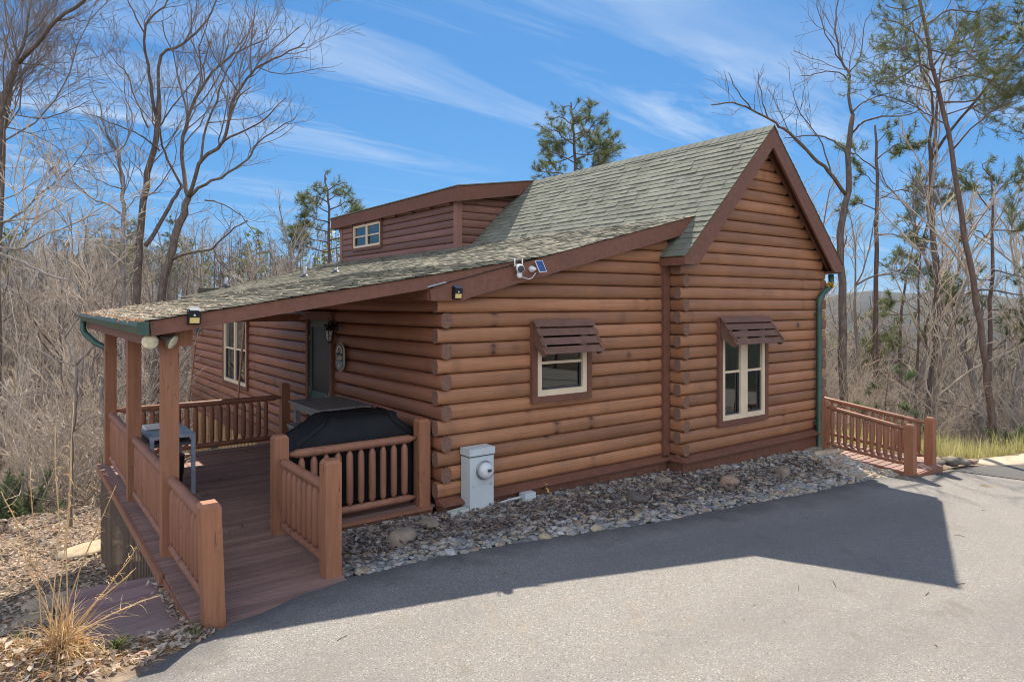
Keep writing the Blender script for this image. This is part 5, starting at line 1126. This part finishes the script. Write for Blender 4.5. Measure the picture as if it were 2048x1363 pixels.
traced('pine_tree', 'young slim pine behind the ramp railing with sparse green boughs', 'pine', 'pines at the right', pine_limbs([(1830, 880), (1830, 700), (1838, 560), (1845, 480)], [([(1835, 600), (1870, 580, .5), (1905, 590, .8)], 3, 1), ([(1835, 620), (1800, 600, .5), (1775, 610, .8)], 3, 1), ([(1838, 560), (1865, 540), (1885, 540)], 3, 1), ([(1832, 680), (1870, 680, -.4), (1900, 700, -.6)], 3, 1), ([(1832, 700), (1800, 690, .4), (1770, 700, .6)], 3, 1), ([(1840, 530), (1815, 510), (1800, 505)], 3, 1)], 9, 3), 25, PP_, 26, 'bark_pine', 'twig_dark', pine=True, base=True, nl=.2, nw=.008)
traced('pine_sapling', 'light green young white pine behind the ramp railing', 'pine', None, pine_limbs([(1768, 885), (1772, 820), (1778, 740)], [([(1775, 770), (1800, 755, .3), (1815, 760, .4)], 3, 1), ([(1775, 780), (1750, 770, .3), (1735, 780, .4)], 3, 1), ([(1772, 810), (1800, 810, -.3), (1825, 820, -.4)], 3, 1), ([(1772, 820), (1740, 820, -.3), (1715, 830, -.4)], 3, 1), ([(1770, 845), (1800, 855, .3), (1830, 860, .4)], 3, 1), ([(1770, 850), (1740, 850, .3), (1720, 860, .4)], 3, 1)], 5, 2), 18.5, dict(PP_, kids=(4.5, 6), lmin=.08), 27, 'bark_pine', 'twig_dark', pine=True, base=True, fm='needle_young', nl=.15, nw=.007, nn=12)
# pines against the sky behind the roof
traced('pine_tree', 'pine crown standing against the sky behind the green roof ridge', 'pine', None, pine_limbs([(1150, 700), (1150, 420), (1148, 330), (1148, 260), (1142, 205)], [
    ([(1148, 240), (1170, 222, .4), (1185, 210, .6)], 4, 1.5), ([(1148, 250), (1120, 235, .4), (1105, 240, .6)], 4, 1.5), ([(1148, 285), (1185, 255, -.4), (1205, 245, -.6)], 4, 1.5), ([(1148, 290), (1115, 265, -.4), (1092, 262, -.6)], 4, 1.5), ([(1148, 320), (1190, 300, .5), (1222, 278, .8)], 4, 1.5), ([(1148, 325), (1110, 305, .5), (1088, 300, .8)], 4, 1.5), ([(1150, 345), (1195, 330, -.5), (1228, 300, -.8)], 4, 1.5), ([(1150, 350), (1105, 345, -.5), (1078, 342, -.8)], 4, 1.5), ([(1145, 220), (1155, 205), (1165, 200)], 3, 1), ([(1144, 215), (1125, 212), (1115, 215)], 3, 1), ([(1148, 270), (1170, 262, 1), (1190, 270, 1.6)], 4, 1.5), ([(1148, 275), (1130, 280, -1), (1105, 285, -1.6)], 4, 1.5), ([(1149, 305), (1175, 310, -1), (1205, 300, -1.6)], 4, 1.5), ([(1149, 310), (1125, 322, 1), (1095, 325, 1.6)], 4, 1.5), ([(1150, 335), (1175, 345, 1), (1205, 345, 1.6)], 4, 1.5), ([(1146, 235), (1160, 240, -.6), (1178, 232, -1)], 4, 1.5)], 12, 4), 28, dict(PP_, kids=(6., 5.)), 28, 'bark_pine', 'twig_dark', pine=True, base=True, nl=.17, nw=.0055, nn=12)
traced('pine_tree', 'small bushy pine left of the dormer', 'pine', None, pine_limbs([(657, 800), (658, 600), (658, 480), (656, 400), (650, 350)], [
    ([(657, 380), (675, 370), (690, 365)], 4, 1.5), ([(657, 385), (640, 375), (622, 375)], 4, 1.5), ([(658, 420), (690, 405, .4), (705, 400, .6)], 4, 1.5), ([(658, 425), (630, 410, .4), (605, 405, .6)], 4, 1.5), ([(658, 460), (695, 445, -.4), (715, 435, -.6)], 4, 1.5), ([(658, 465), (625, 455, -.4), (600, 450, -.6)], 4, 1.5), ([(658, 500), (700, 490, .5), (725, 480, .7)], 4, 1.5), ([(658, 505), (620, 495, .5), (595, 490, .7)], 4, 1.5), ([(653, 360), (650, 348), (660, 340)], 3, 1), ([(657, 400), (680, 390, 1), (695, 385, 1.5)], 4, 1.5), ([(657, 405), (635, 395, -1), (615, 395, -1.5)], 4, 1.5), ([(658, 440), (690, 430, 1), (715, 420, 1.5)], 4, 1.5), ([(658, 445), (625, 435, -1), (598, 430, -1.5)], 4, 1.5), ([(658, 480), (700, 470, -1), (728, 460, -1.5)], 4, 1.5), ([(658, 485), (620, 478, 1), (592, 470, 1.5)], 4, 1.5)], 11, 4), 30, dict(PP_, kids=(5., 5.)), 29, 'bark_pine', 'twig_dark', pine=True, base=True, nl=.2, nw=.007, nn=9)
# --- kinds of trees for the woods, each built once
def bare_kind(seed, h, lean=.0, ba='bark_grey', bb='twig_pale', lev=3, forks=3, nk=(1.3, 2.6, 4.2)):
    R = random.Random(seed); A, B = MB(), MB(); P = dict(lev=lev, kids=nk, ratio=(.3, .5), ang=(.4, .95), rise=.22, up=.08, wob=.24, thick=.012, maxk=15, lmin=.24, rmin=.0075, rtrunk=.05)
    d = V((R.gauss(0, .06)+lean, R.gauss(0, .06), 1)); pts = [V((0, 0, -.6))]; n = 8; r0 = h*.011+.02; rs = [r0]
    for i in range(n):
        d = (d+V((R.gauss(0, .09), R.gauss(0, .09), .05))).normalized(); pts.append(pts[-1]+d*(h*.75/n)); rs.append(r0*(1-.62*(i+1)/n))
    A.tube(pts, rs, 7, True); kids((A, B), pts, rs, h*.75, 0, R, dict(P, kids=(24/h,)+nk[1:], ratio=(.25, .5)), None, .22)
    for f in range(forks): grow((A, B), pts[-1], (d+V((R.gauss(0, .45), R.gauss(0, .45), .3))), h*.32, rs[-1]*.8, 1, R, P)
    return A, B
def pine_kind(seed, h, sparse=1., fm='needle'):
    R = random.Random(seed); A, F = MB(), MB(); B = A; tips = []; r0 = h*.011+.02; pts = [V((0, 0, -.6))]; n = 7; d = V((R.gauss(0, .04), R.gauss(0, .04), 1)); rs = [r0]
    for i in range(n): d = (d+V((R.gauss(0, .05), R.gauss(0, .05), .05))).normalized(); pts.append(pts[-1]+d*((h+.6)/n)); rs.append(r0*(1-.8*(i+1)/n))
    A.tube(pts, rs, 7, True); P = dict(lev=2, kids=(2.8*sparse, 3.2), ratio=(.3, .55), ang=(.5, 1.), rise=.1, up=.06, wob=.16, thick=.012, maxk=9, lmin=.2, rmin=.006, rtrunk=.04)
    z = .38
    while z < .99:
        f = z*n; i = min(int(f), n-1); q = pts[i].lerp(pts[i+1], f-i)
        for k in range(R.choice((2, 3, 4))):
            a = R.uniform(0, 6.28); L = h*.24*(1.12-z)**.7*R.uniform(.6, 1.15); grow((A, B), q, (math.cos(a), math.sin(a), R.uniform(.0, .5)), L, max(.012, L*.016), 0, R, P, tips)
        z += R.uniform(.045, .075)
    tips.append((pts[-1], V((0, 0, 1)))); needles(F, tips, R, 9, .3, .016); return A, B, F
def shrub_kind(seed, h, n=9):
    R = random.Random(seed); A, B = MB(), MB(); P = dict(lev=2, kids=(4.5, 5.5), ratio=(.3, .6), ang=(.4, .9), rise=.12, up=.02, wob=.36, thick=.008, maxk=9, lmin=.12, rmin=.005, rtrunk=.03)
    for i in range(n): a = R.uniform(0, 6.28); k = R.uniform(.1, .7); grow((A, B), (R.gauss(0, .12), R.gauss(0, .12), -.1), (math.cos(a)*k, math.sin(a)*k, 1), h*R.uniform(.5, 1.1), .018, 0, R, P)
    return A, B
def proto(name, parts, label, cat, group):
    t = thing(name, (0, 0, 0), label, cat, group)
    for nm, mb, mt_ in parts:
        if mb.v: mb.build(nm, mt_, t)
    return t
LB = 'pale grey leafless tree in the dense woods left of the cabin'; GBn = 'leafless trees in the woods left of the cabin'
kinds = []
for i in range(6):
    A, B = bare_kind(100+i, (13, 11, 15, 9, 12, 14)[i], (.0, .1, -.06, .08, 0, -.1)[i], bb=('twig_pale' if i % 3 else 'twig_dark'), ba=('bark_grey' if i != 2 else 'bark_dark'), lev=3); kinds.append(proto('woodland_tree', [('trunk', A, 'bark_grey' if i != 2 else 'bark_dark'), ('crown', B, 'twig_pale' if i % 3 else 'twig_dark')], LB, 'tree', GBn))
pk = []
for i in range(3): A, B, F = pine_kind(200+i, (14, 11, 16)[i], (1., 1.2, .9)[i]); pk.append(proto('woodland_pine', [('trunk', A, 'bark_pine'), ('foliage', F, 'needle')], 'green pine among the leafless trees on the hill left of the cabin', 'pine', 'pines on the hill left of the cabin'))
sk = []
for i in range(4): A, B = shrub_kind(300+i, (2.6, 3.4, 2., 4.2)[i], (11, 9, 12, 8)[i]); sk.append(proto('bare_shrub', [('stems', A, 'bark_grey'), ('twigs', B, 'twig_pale' if i % 2 else 'twig_dark')], 'tangled pale leafless shrub on the slope left of the porch', 'shrub', 'leafless shrubs left of the porch'))
used = set(); R3 = random.Random(5); placed = []
def put(src, x, y, rz, s, label=None, group=None, dz=-.1):
    z = H(x, y)+dz
    if src not in used: used.add(src); src.location = (x, y, z); src.rotation_euler = (0, 0, rz); src.scale = (s, s, s); o = src
    else: o = copy_tree(src, (x, y, z), rz, s)
    if label: o['label'] = label
    if group: o['group'] = group
    return o
def free(x, y, dmin):
    for q in placed:
        if (q[0]-x)**2+(q[1]-y)**2 < dmin*dmin: return False
    placed.append((x, y)); return True
def sector(n, pxr, dr, dmin, fn, power=1.):
    k = 0; tries = 0
    while k < n and tries < n*30:
        tries += 1; px = R3.uniform(*pxr); d = dr[0]+(dr[1]-dr[0])*R3.random()**power; p = at(px, HY, d)
        if p.y > -2 and p.x > -2.5 and p.y < 17 and p.x < 12: continue
        if pxr[0] > 1000 and dmin > 1.2:
            t_ = (p.y+2.0)/.77
            if 0 < t_ < 15 and p.x-.64*t_ < 14.5: continue
        if not free(p.x, p.y, dmin): continue
        fn(p); k += 1
rot = lambda: R3.uniform(0, 6.28)
sector(200, (-200, 760), (20, 95), 1.5, lambda p: put(R3.choice(kinds), p.x, p.y, rot(), R3.uniform(.62, 1.05)), .8)
sector(28, (-160, 760), (78, 124), 2.6, lambda p: put(R3.choice(pk), p.x, p.y, rot(), R3.uniform(.7, 1.05)))
sector(140, (-160, 720), (15.2, 70), .9, lambda p: put(R3.choice(sk), p.x, p.y, rot(), R3.uniform(.8, 1.5)), 1.3)
LM = 'distant leafless tree top showing over the cabin roof'; GM = 'leafless tree tops over the roof'
for (px, d, k, s) in [(930, 42, 0, 1.25), (1000, 44, 4, 1.3), (960, 40, 1, 1.35), (815, 40, 3, 1.25), (850, 46, 5, 1.05), (745, 40, 1, 1.15), (700, 42, 4, 1.1), (620, 40, 2, .95), (560, 42, 5, 1.05), (520, 38, 0, 1.)]:
    p = at(px, HY, d); put(kinds[k], p.x, p.y, rot(), s, LM, GM)
LR = 'slim leafless tree in the woods beyond the ramp at the right'; GR = 'leafless trees beyond the ramp'
def rtree(p): put(R3.choice(kinds), p.x, p.y, rot(), R3.uniform(.6, 1.05), LR, GR)
sector(92, (1600, 2250), (20, 75), 1.5, rtree, 1.0)
sector(40, (1620, 2250), (30, 110), 2.4, lambda p: put(R3.choice(pk), p.x, p.y, rot(), R3.uniform(.6, .95), 'hazy green pine in the valley beyond the ramp at the right', 'pines in the valley at the right'))
sector(95, (1600, 2260), (18.6, 50), .7, lambda p: put(R3.choice(sk), p.x, p.y, rot(), R3.uniform(.6, 1.05), 'pale leafless shrub behind the tall grass at the right', 'leafless shrubs at the right'))
sector(16, (1830, 2260), (20, 44), 2.2, lambda p: put(R3.choice(pk), p.x, p.y, rot(), R3.uniform(.55, .95), 'green pine standing close behind the tall grass at the right', 'pines behind the tall grass'))
sector(15, (1800, 2140), (27, 56), 2.4, lambda p: put(R3.choice(pk), p.x, p.y, rot(), R3.uniform(.8, 1.1), 'green pine standing close behind the tall grass at the right', 'pines behind the tall grass'))
# green brush
gk = []
for i, (px, d, s, lab) in enumerate([(15, 14.5, 1.0, 'yellow green young pine bush at the left border'), (45, 17, .8, 'second yellow green bush behind the one at the left border'), (175, 17.5, .5, 'low green bush behind the pale sapling left of the porch'), (2040, 17.2, .7, 'bright green bush at the right border behind the tall grass')]):
    R = random.Random(700+i); B, F = MB(), MB(); tips = []; p = at(px, HY, d); z = H(p.x, p.y)
    for k in range(26): a = R.uniform(0, 6.28); kk = R.uniform(.1, 1.1); grow((B, B), (p.x+R.gauss(0, .12), p.y+R.gauss(0, .12), z-.05), (math.cos(a)*kk, math.sin(a)*kk, 1), 1.5*s*R.uniform(.5, 1.1), .014, 0, R, dict(lev=1, kids=(5,), ratio=(.25, .45), ang=(.4, .9), rise=.15, up=.05, wob=.18, thick=.01, maxk=8, lmin=.08, rmin=.003, rtrunk=9), tips)
    needles(F, tips, R, 13, .13, .006); t = thing('green_bush', (p.x, p.y, z), lab, 'bush', None); B.build('stems', 'twig_dark', t); F.build('foliage', 'needle_young', t)

# the far woods: small simple trees too many to count, on the hills beyond
def far_woods(name, label, n, pxr, dr, seed, mat_t, evergreen):
    R = random.Random(seed); mb = MB()
    for i in range(n):
        d = dr[0]*(dr[1]/dr[0])**R.random(); p = at(R.uniform(*pxr), HY, d); z = H(p.x, p.y)-.3; h = R.uniform(7, 13); c = V((p.x, p.y, z)); tn = R.random(); w = .02*h/10
        mb.tube([c, c+V((R.gauss(0, .3), R.gauss(0, .3), h*.6)), c+V((R.gauss(0, .5), R.gauss(0, .5), h))], [.14, .1, .03], 3, False, (0, 0, tn))
        for k in range(26 if not evergreen else 80):
            t = R.uniform(.28, 1.) ; a = R.uniform(0, 6.28); q = c+V((0, 0, h*t)); L = h*(.30 if not evergreen else .26)*(1.15-t)**.6*R.uniform(.5, 1.1)
            dd = V((math.cos(a), math.sin(a), R.uniform(.3, 1.3) if not evergreen else R.uniform(-.1, .5))).normalized()
            if evergreen:
                e = q+dd*L; s_ = V((R.gauss(0, 1), R.gauss(0, 1), R.gauss(0, .6)))*.2*h/10; mb.face([mb.vert(q+dd*L*.3, (0, 0, tn)), mb.vert(e+s_, (0, 0, R.random())), mb.vert(e-s_*.7+V((0, 0, .3)), (0, 0, tn))])
            else:
                s_ = dd.orthogonal().normalized()*.035; e = q+dd*L
                mb.face([mb.vert(q-s_, (0, 0, tn)), mb.vert(q+s_, (0, 0, tn)), mb.vert(e, (0, 0, tn))])
                for j in range(3): f = q+dd*L*R.uniform(.3, .9); g2 = f+(dd+V((R.gauss(0, .6), R.gauss(0, .6), R.gauss(.2, .4))))*L*.4; mb.face([mb.vert(f-s_*.7, (0, 0, tn)), mb.vert(f+s_*.7, (0, 0, tn)), mb.vert(g2, (0, 0, tn))])
    tag(mb.build(name, mat_t), label, 'woods', kind='stuff')
m_tone('far_bare', [(0, (.12, .10, .085)), (.5, (.2, .17, .145)), (1, (.29, .25, .21))], .9, .1, bump=0)
far_woods('far_bare_woods', 'grey mass of leafless far off woods on the hills', 2000, (-200, 2300), (52, 420), 61, 'far_bare', False)
far_woods('far_pine_woods', 'dark green mass of far off pines on the hills', 420, (-200, 2300), (85, 420), 62, 'needle', True)

for i, (px, d) in enumerate([(-3400, -16), (-2200, -19), (-1200, -15), (-500, -18), (200, -17), (900, -20), (1500, -16), (2200, -19), (3000, -17), (4000, -22), (600, -24), (1900, -26), (2700, -25), (-1500, -27), (5200, -24)]):
    p = CAM+FW*d+RT*((px-1024)/90.); put((kinds+pk)[i % 9], p.x, p.y, rot(), .85, 'tree across the driveway, mirrored in the window panes', 'trees across the driveway')
hz = MB(); hz.box(-4200, -4200, -110, 4200, 4200, 75)
MH = NT('haze_air'); MH.t.nodes.remove(MH.b); vp = MH.n('ShaderNodeVolumePrincipled'); vp.inputs['Color'].default_value = (.72, .84, 1, 1); vp.inputs['Density'].default_value = .00005; vp.inputs['Anisotropy'].default_value = .2; MH.l(vp.outputs[0], MH.out.inputs['Volume']); MAT['haze_air'] = MH.m
ho = hz.build('haze', 'haze_air'); ho['kind'] = 'stuff'; ho['label'] = 'pale blue haze filling the valley air'; ho['category'] = 'haze'

far_woods('valley_woods', 'brown mass of far off woods filling the valley at the right', 2400, (1560, 2400), (44, 650), 63, 'far_bare', False)
far_woods('valley_pines', 'green mass of far off pines in the valley at the right', 1000, (1560, 2400), (52, 650), 64, 'needle', True)
for i, (x, y) in enumerate([(9, -16), (12, -20), (15, -17), (18, -22), (21, -19), (14, -26), (24, -26), (6, -20), (28, -22), (11, -29), (17, -14), (30, -30)]):
    put((kinds+pk+pk)[(i*5) % 12], x, y, rot(), 1.0, 'tree across the driveway, mirrored in the window panes', 'trees across the driveway')
# ================================================================== SKY, SUN, CAMERA
TOSUN = V((.585, .70, 1.0)).normalized(); EL = math.asin(TOSUN.z); AZ = math.atan2(TOSUN.x, TOSUN.y)
w = bpy.data.worlds.new('World'); SC.world = w; w.use_nodes = True; t = w.node_tree; t.nodes.clear()
def N(ty, **kw):
    n = t.nodes.new(ty)
    for k, v in kw.items(): setattr(n, k, v)
    return n
out = N('ShaderNodeOutputWorld'); bg = N('ShaderNodeBackground'); t.links.new(bg.outputs[0], out.inputs[0])
sky = N('ShaderNodeTexSky', sky_type='NISHITA'); sky.sun_disc = False; sky.sun_elevation = EL; sky.sun_rotation = AZ
sky.altitude = 400; sky.air_density = 1.0; sky.dust_density = .35; sky.ozone_density = 2.2
# the sky colour with its glare rolled off, so that the blue keeps its depth
def VM(op, a, b):
    n = N('ShaderNodeVectorMath', operation=op)
    for i, v in enumerate((a, b)):
        if isinstance(v, tuple): n.inputs[i].default_value = v
        else: t.links.new(v, n.inputs[i])
    return n.outputs[0]
c0 = VM('MULTIPLY', sky.outputs[0], (.22, .55, .90)); c1 = VM('DIVIDE', c0, VM('ADD', VM('MULTIPLY', c0, (.42, .26, .15)), (1., 1., 1.)))
# cirrus: streaky noise on the cloud plane (direction / height), so it lies overhead in perspective
tc = N('ShaderNodeTexCoord'); sep = N('ShaderNodeSeparateXYZ'); t.links.new(tc.outputs['Generated'], sep.inputs[0])
def M(op, a, b=None):
    n = N('ShaderNodeMath', operation=op)
    for i, v in enumerate((a, b)):
        if v is None: continue
        if isinstance(v, (int, float)): n.inputs[i].default_value = v
        else: t.links.new(v, n.inputs[i])
    return n.outputs[0]
zz = M('MAXIMUM', M('ADD', sep.outputs[2], .08), .03); cb_ = N('ShaderNodeCombineXYZ')
t.links.new(M('DIVIDE', sep.outputs[0], zz), cb_.inputs[0]); t.links.new(M('DIVIDE', sep.outputs[1], zz), cb_.inputs[1])
mp = N('ShaderNodeMapping'); mp.inputs['Rotation'].default_value = (0, 0, .55); mp.inputs['Scale'].default_value = (.5, 2.3, 1); mp.inputs['Location'].default_value = (2.3, .7, 0); t.links.new(cb_.outputs[0], mp.inputs[0])
n1 = N('ShaderNodeTexNoise'); n1.inputs['Scale'].default_value = .9; n1.inputs['Detail'].default_value = 9; n1.inputs['Roughness'].default_value = .62; n1.inputs['Distortion'].default_value = .7; t.links.new(mp.outputs[0], n1.inputs[0])
n2 = N('ShaderNodeTexNoise'); n2.inputs['Scale'].default_value = .42; n2.inputs['Detail'].default_value = 3; t.links.new(cb_.outputs[0], n2.inputs[0])
rp = N('ShaderNodeValToRGB'); rp.color_ramp.elements[0].position = .47; rp.color_ramp.elements[1].position = .70; t.links.new(n1.outputs[0], rp.inputs[0])
rp2 = N('ShaderNodeValToRGB'); rp2.color_ramp.elements[0].position = .36; rp2.color_ramp.elements[1].position = .62; t.links.new(n2.outputs[0], rp2.inputs[0])
fac = M('MULTIPLY', M('MULTIPLY', rp.outputs[0], rp2.outputs[0]), .75)
mx = N('ShaderNodeMix', data_type='RGBA'); t.links.new(fac, mx.inputs[0]); t.links.new(c1, mx.inputs[6]); mx.inputs[7].default_value = (3.7, 4.1, 4.5, 1)
# bright fill added to the unseen sky opposite the sun, lightening shaded walls
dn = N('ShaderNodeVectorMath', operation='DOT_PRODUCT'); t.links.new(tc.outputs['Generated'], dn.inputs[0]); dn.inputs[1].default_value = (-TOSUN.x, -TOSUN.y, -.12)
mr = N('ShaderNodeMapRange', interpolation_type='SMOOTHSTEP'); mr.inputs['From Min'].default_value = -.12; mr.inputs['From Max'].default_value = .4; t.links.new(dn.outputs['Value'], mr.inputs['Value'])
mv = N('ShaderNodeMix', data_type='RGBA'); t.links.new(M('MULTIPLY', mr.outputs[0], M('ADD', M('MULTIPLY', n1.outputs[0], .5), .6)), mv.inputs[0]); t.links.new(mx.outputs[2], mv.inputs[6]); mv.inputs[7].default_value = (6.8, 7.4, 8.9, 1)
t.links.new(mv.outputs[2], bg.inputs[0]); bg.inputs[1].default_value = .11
sl = bpy.data.lights.new('sun', 'SUN'); sl.energy = 4.6; sl.angle = math.radians(.53); sl.color = (1, .92, .80)
so = bpy.data.objects.new('sun', sl); col.objects.link(so); so.rotation_euler = TOSUN.to_track_quat('Z', 'Y').to_euler(); so.location = (20, 25, 40)
cd = bpy.data.cameras.new('camera'); co = bpy.data.objects.new('camera', cd); col.objects.link(co); SC.camera = co
co.location = CAM; co.rotation_euler = (math.pi/2, 0, -math.atan2(FW.x, FW.y)); cd.sensor_width = 36; cd.lens = FPX/2048*36
cd.shift_y = -(681.5-HY)/2048; cd.clip_start = .05; cd.clip_end = 30000
SC.view_settings.view_transform = 'Standard'; SC.view_settings.look = 'None'; SC.view_settings.gamma = 1; SC.view_settings.exposure = 1.12
SC.cycles.max_bounces = 6; SC.cycles.diffuse_bounces = 3; SC.cycles.transparent_max_bounces = 8; SC.cycles.use_denoising = True; SC.cycles.denoising_prefilter = 'ACCURATE'; SC.cycles.filter_width = 1.0
SC.cycles.sample_clamp_indirect = 6
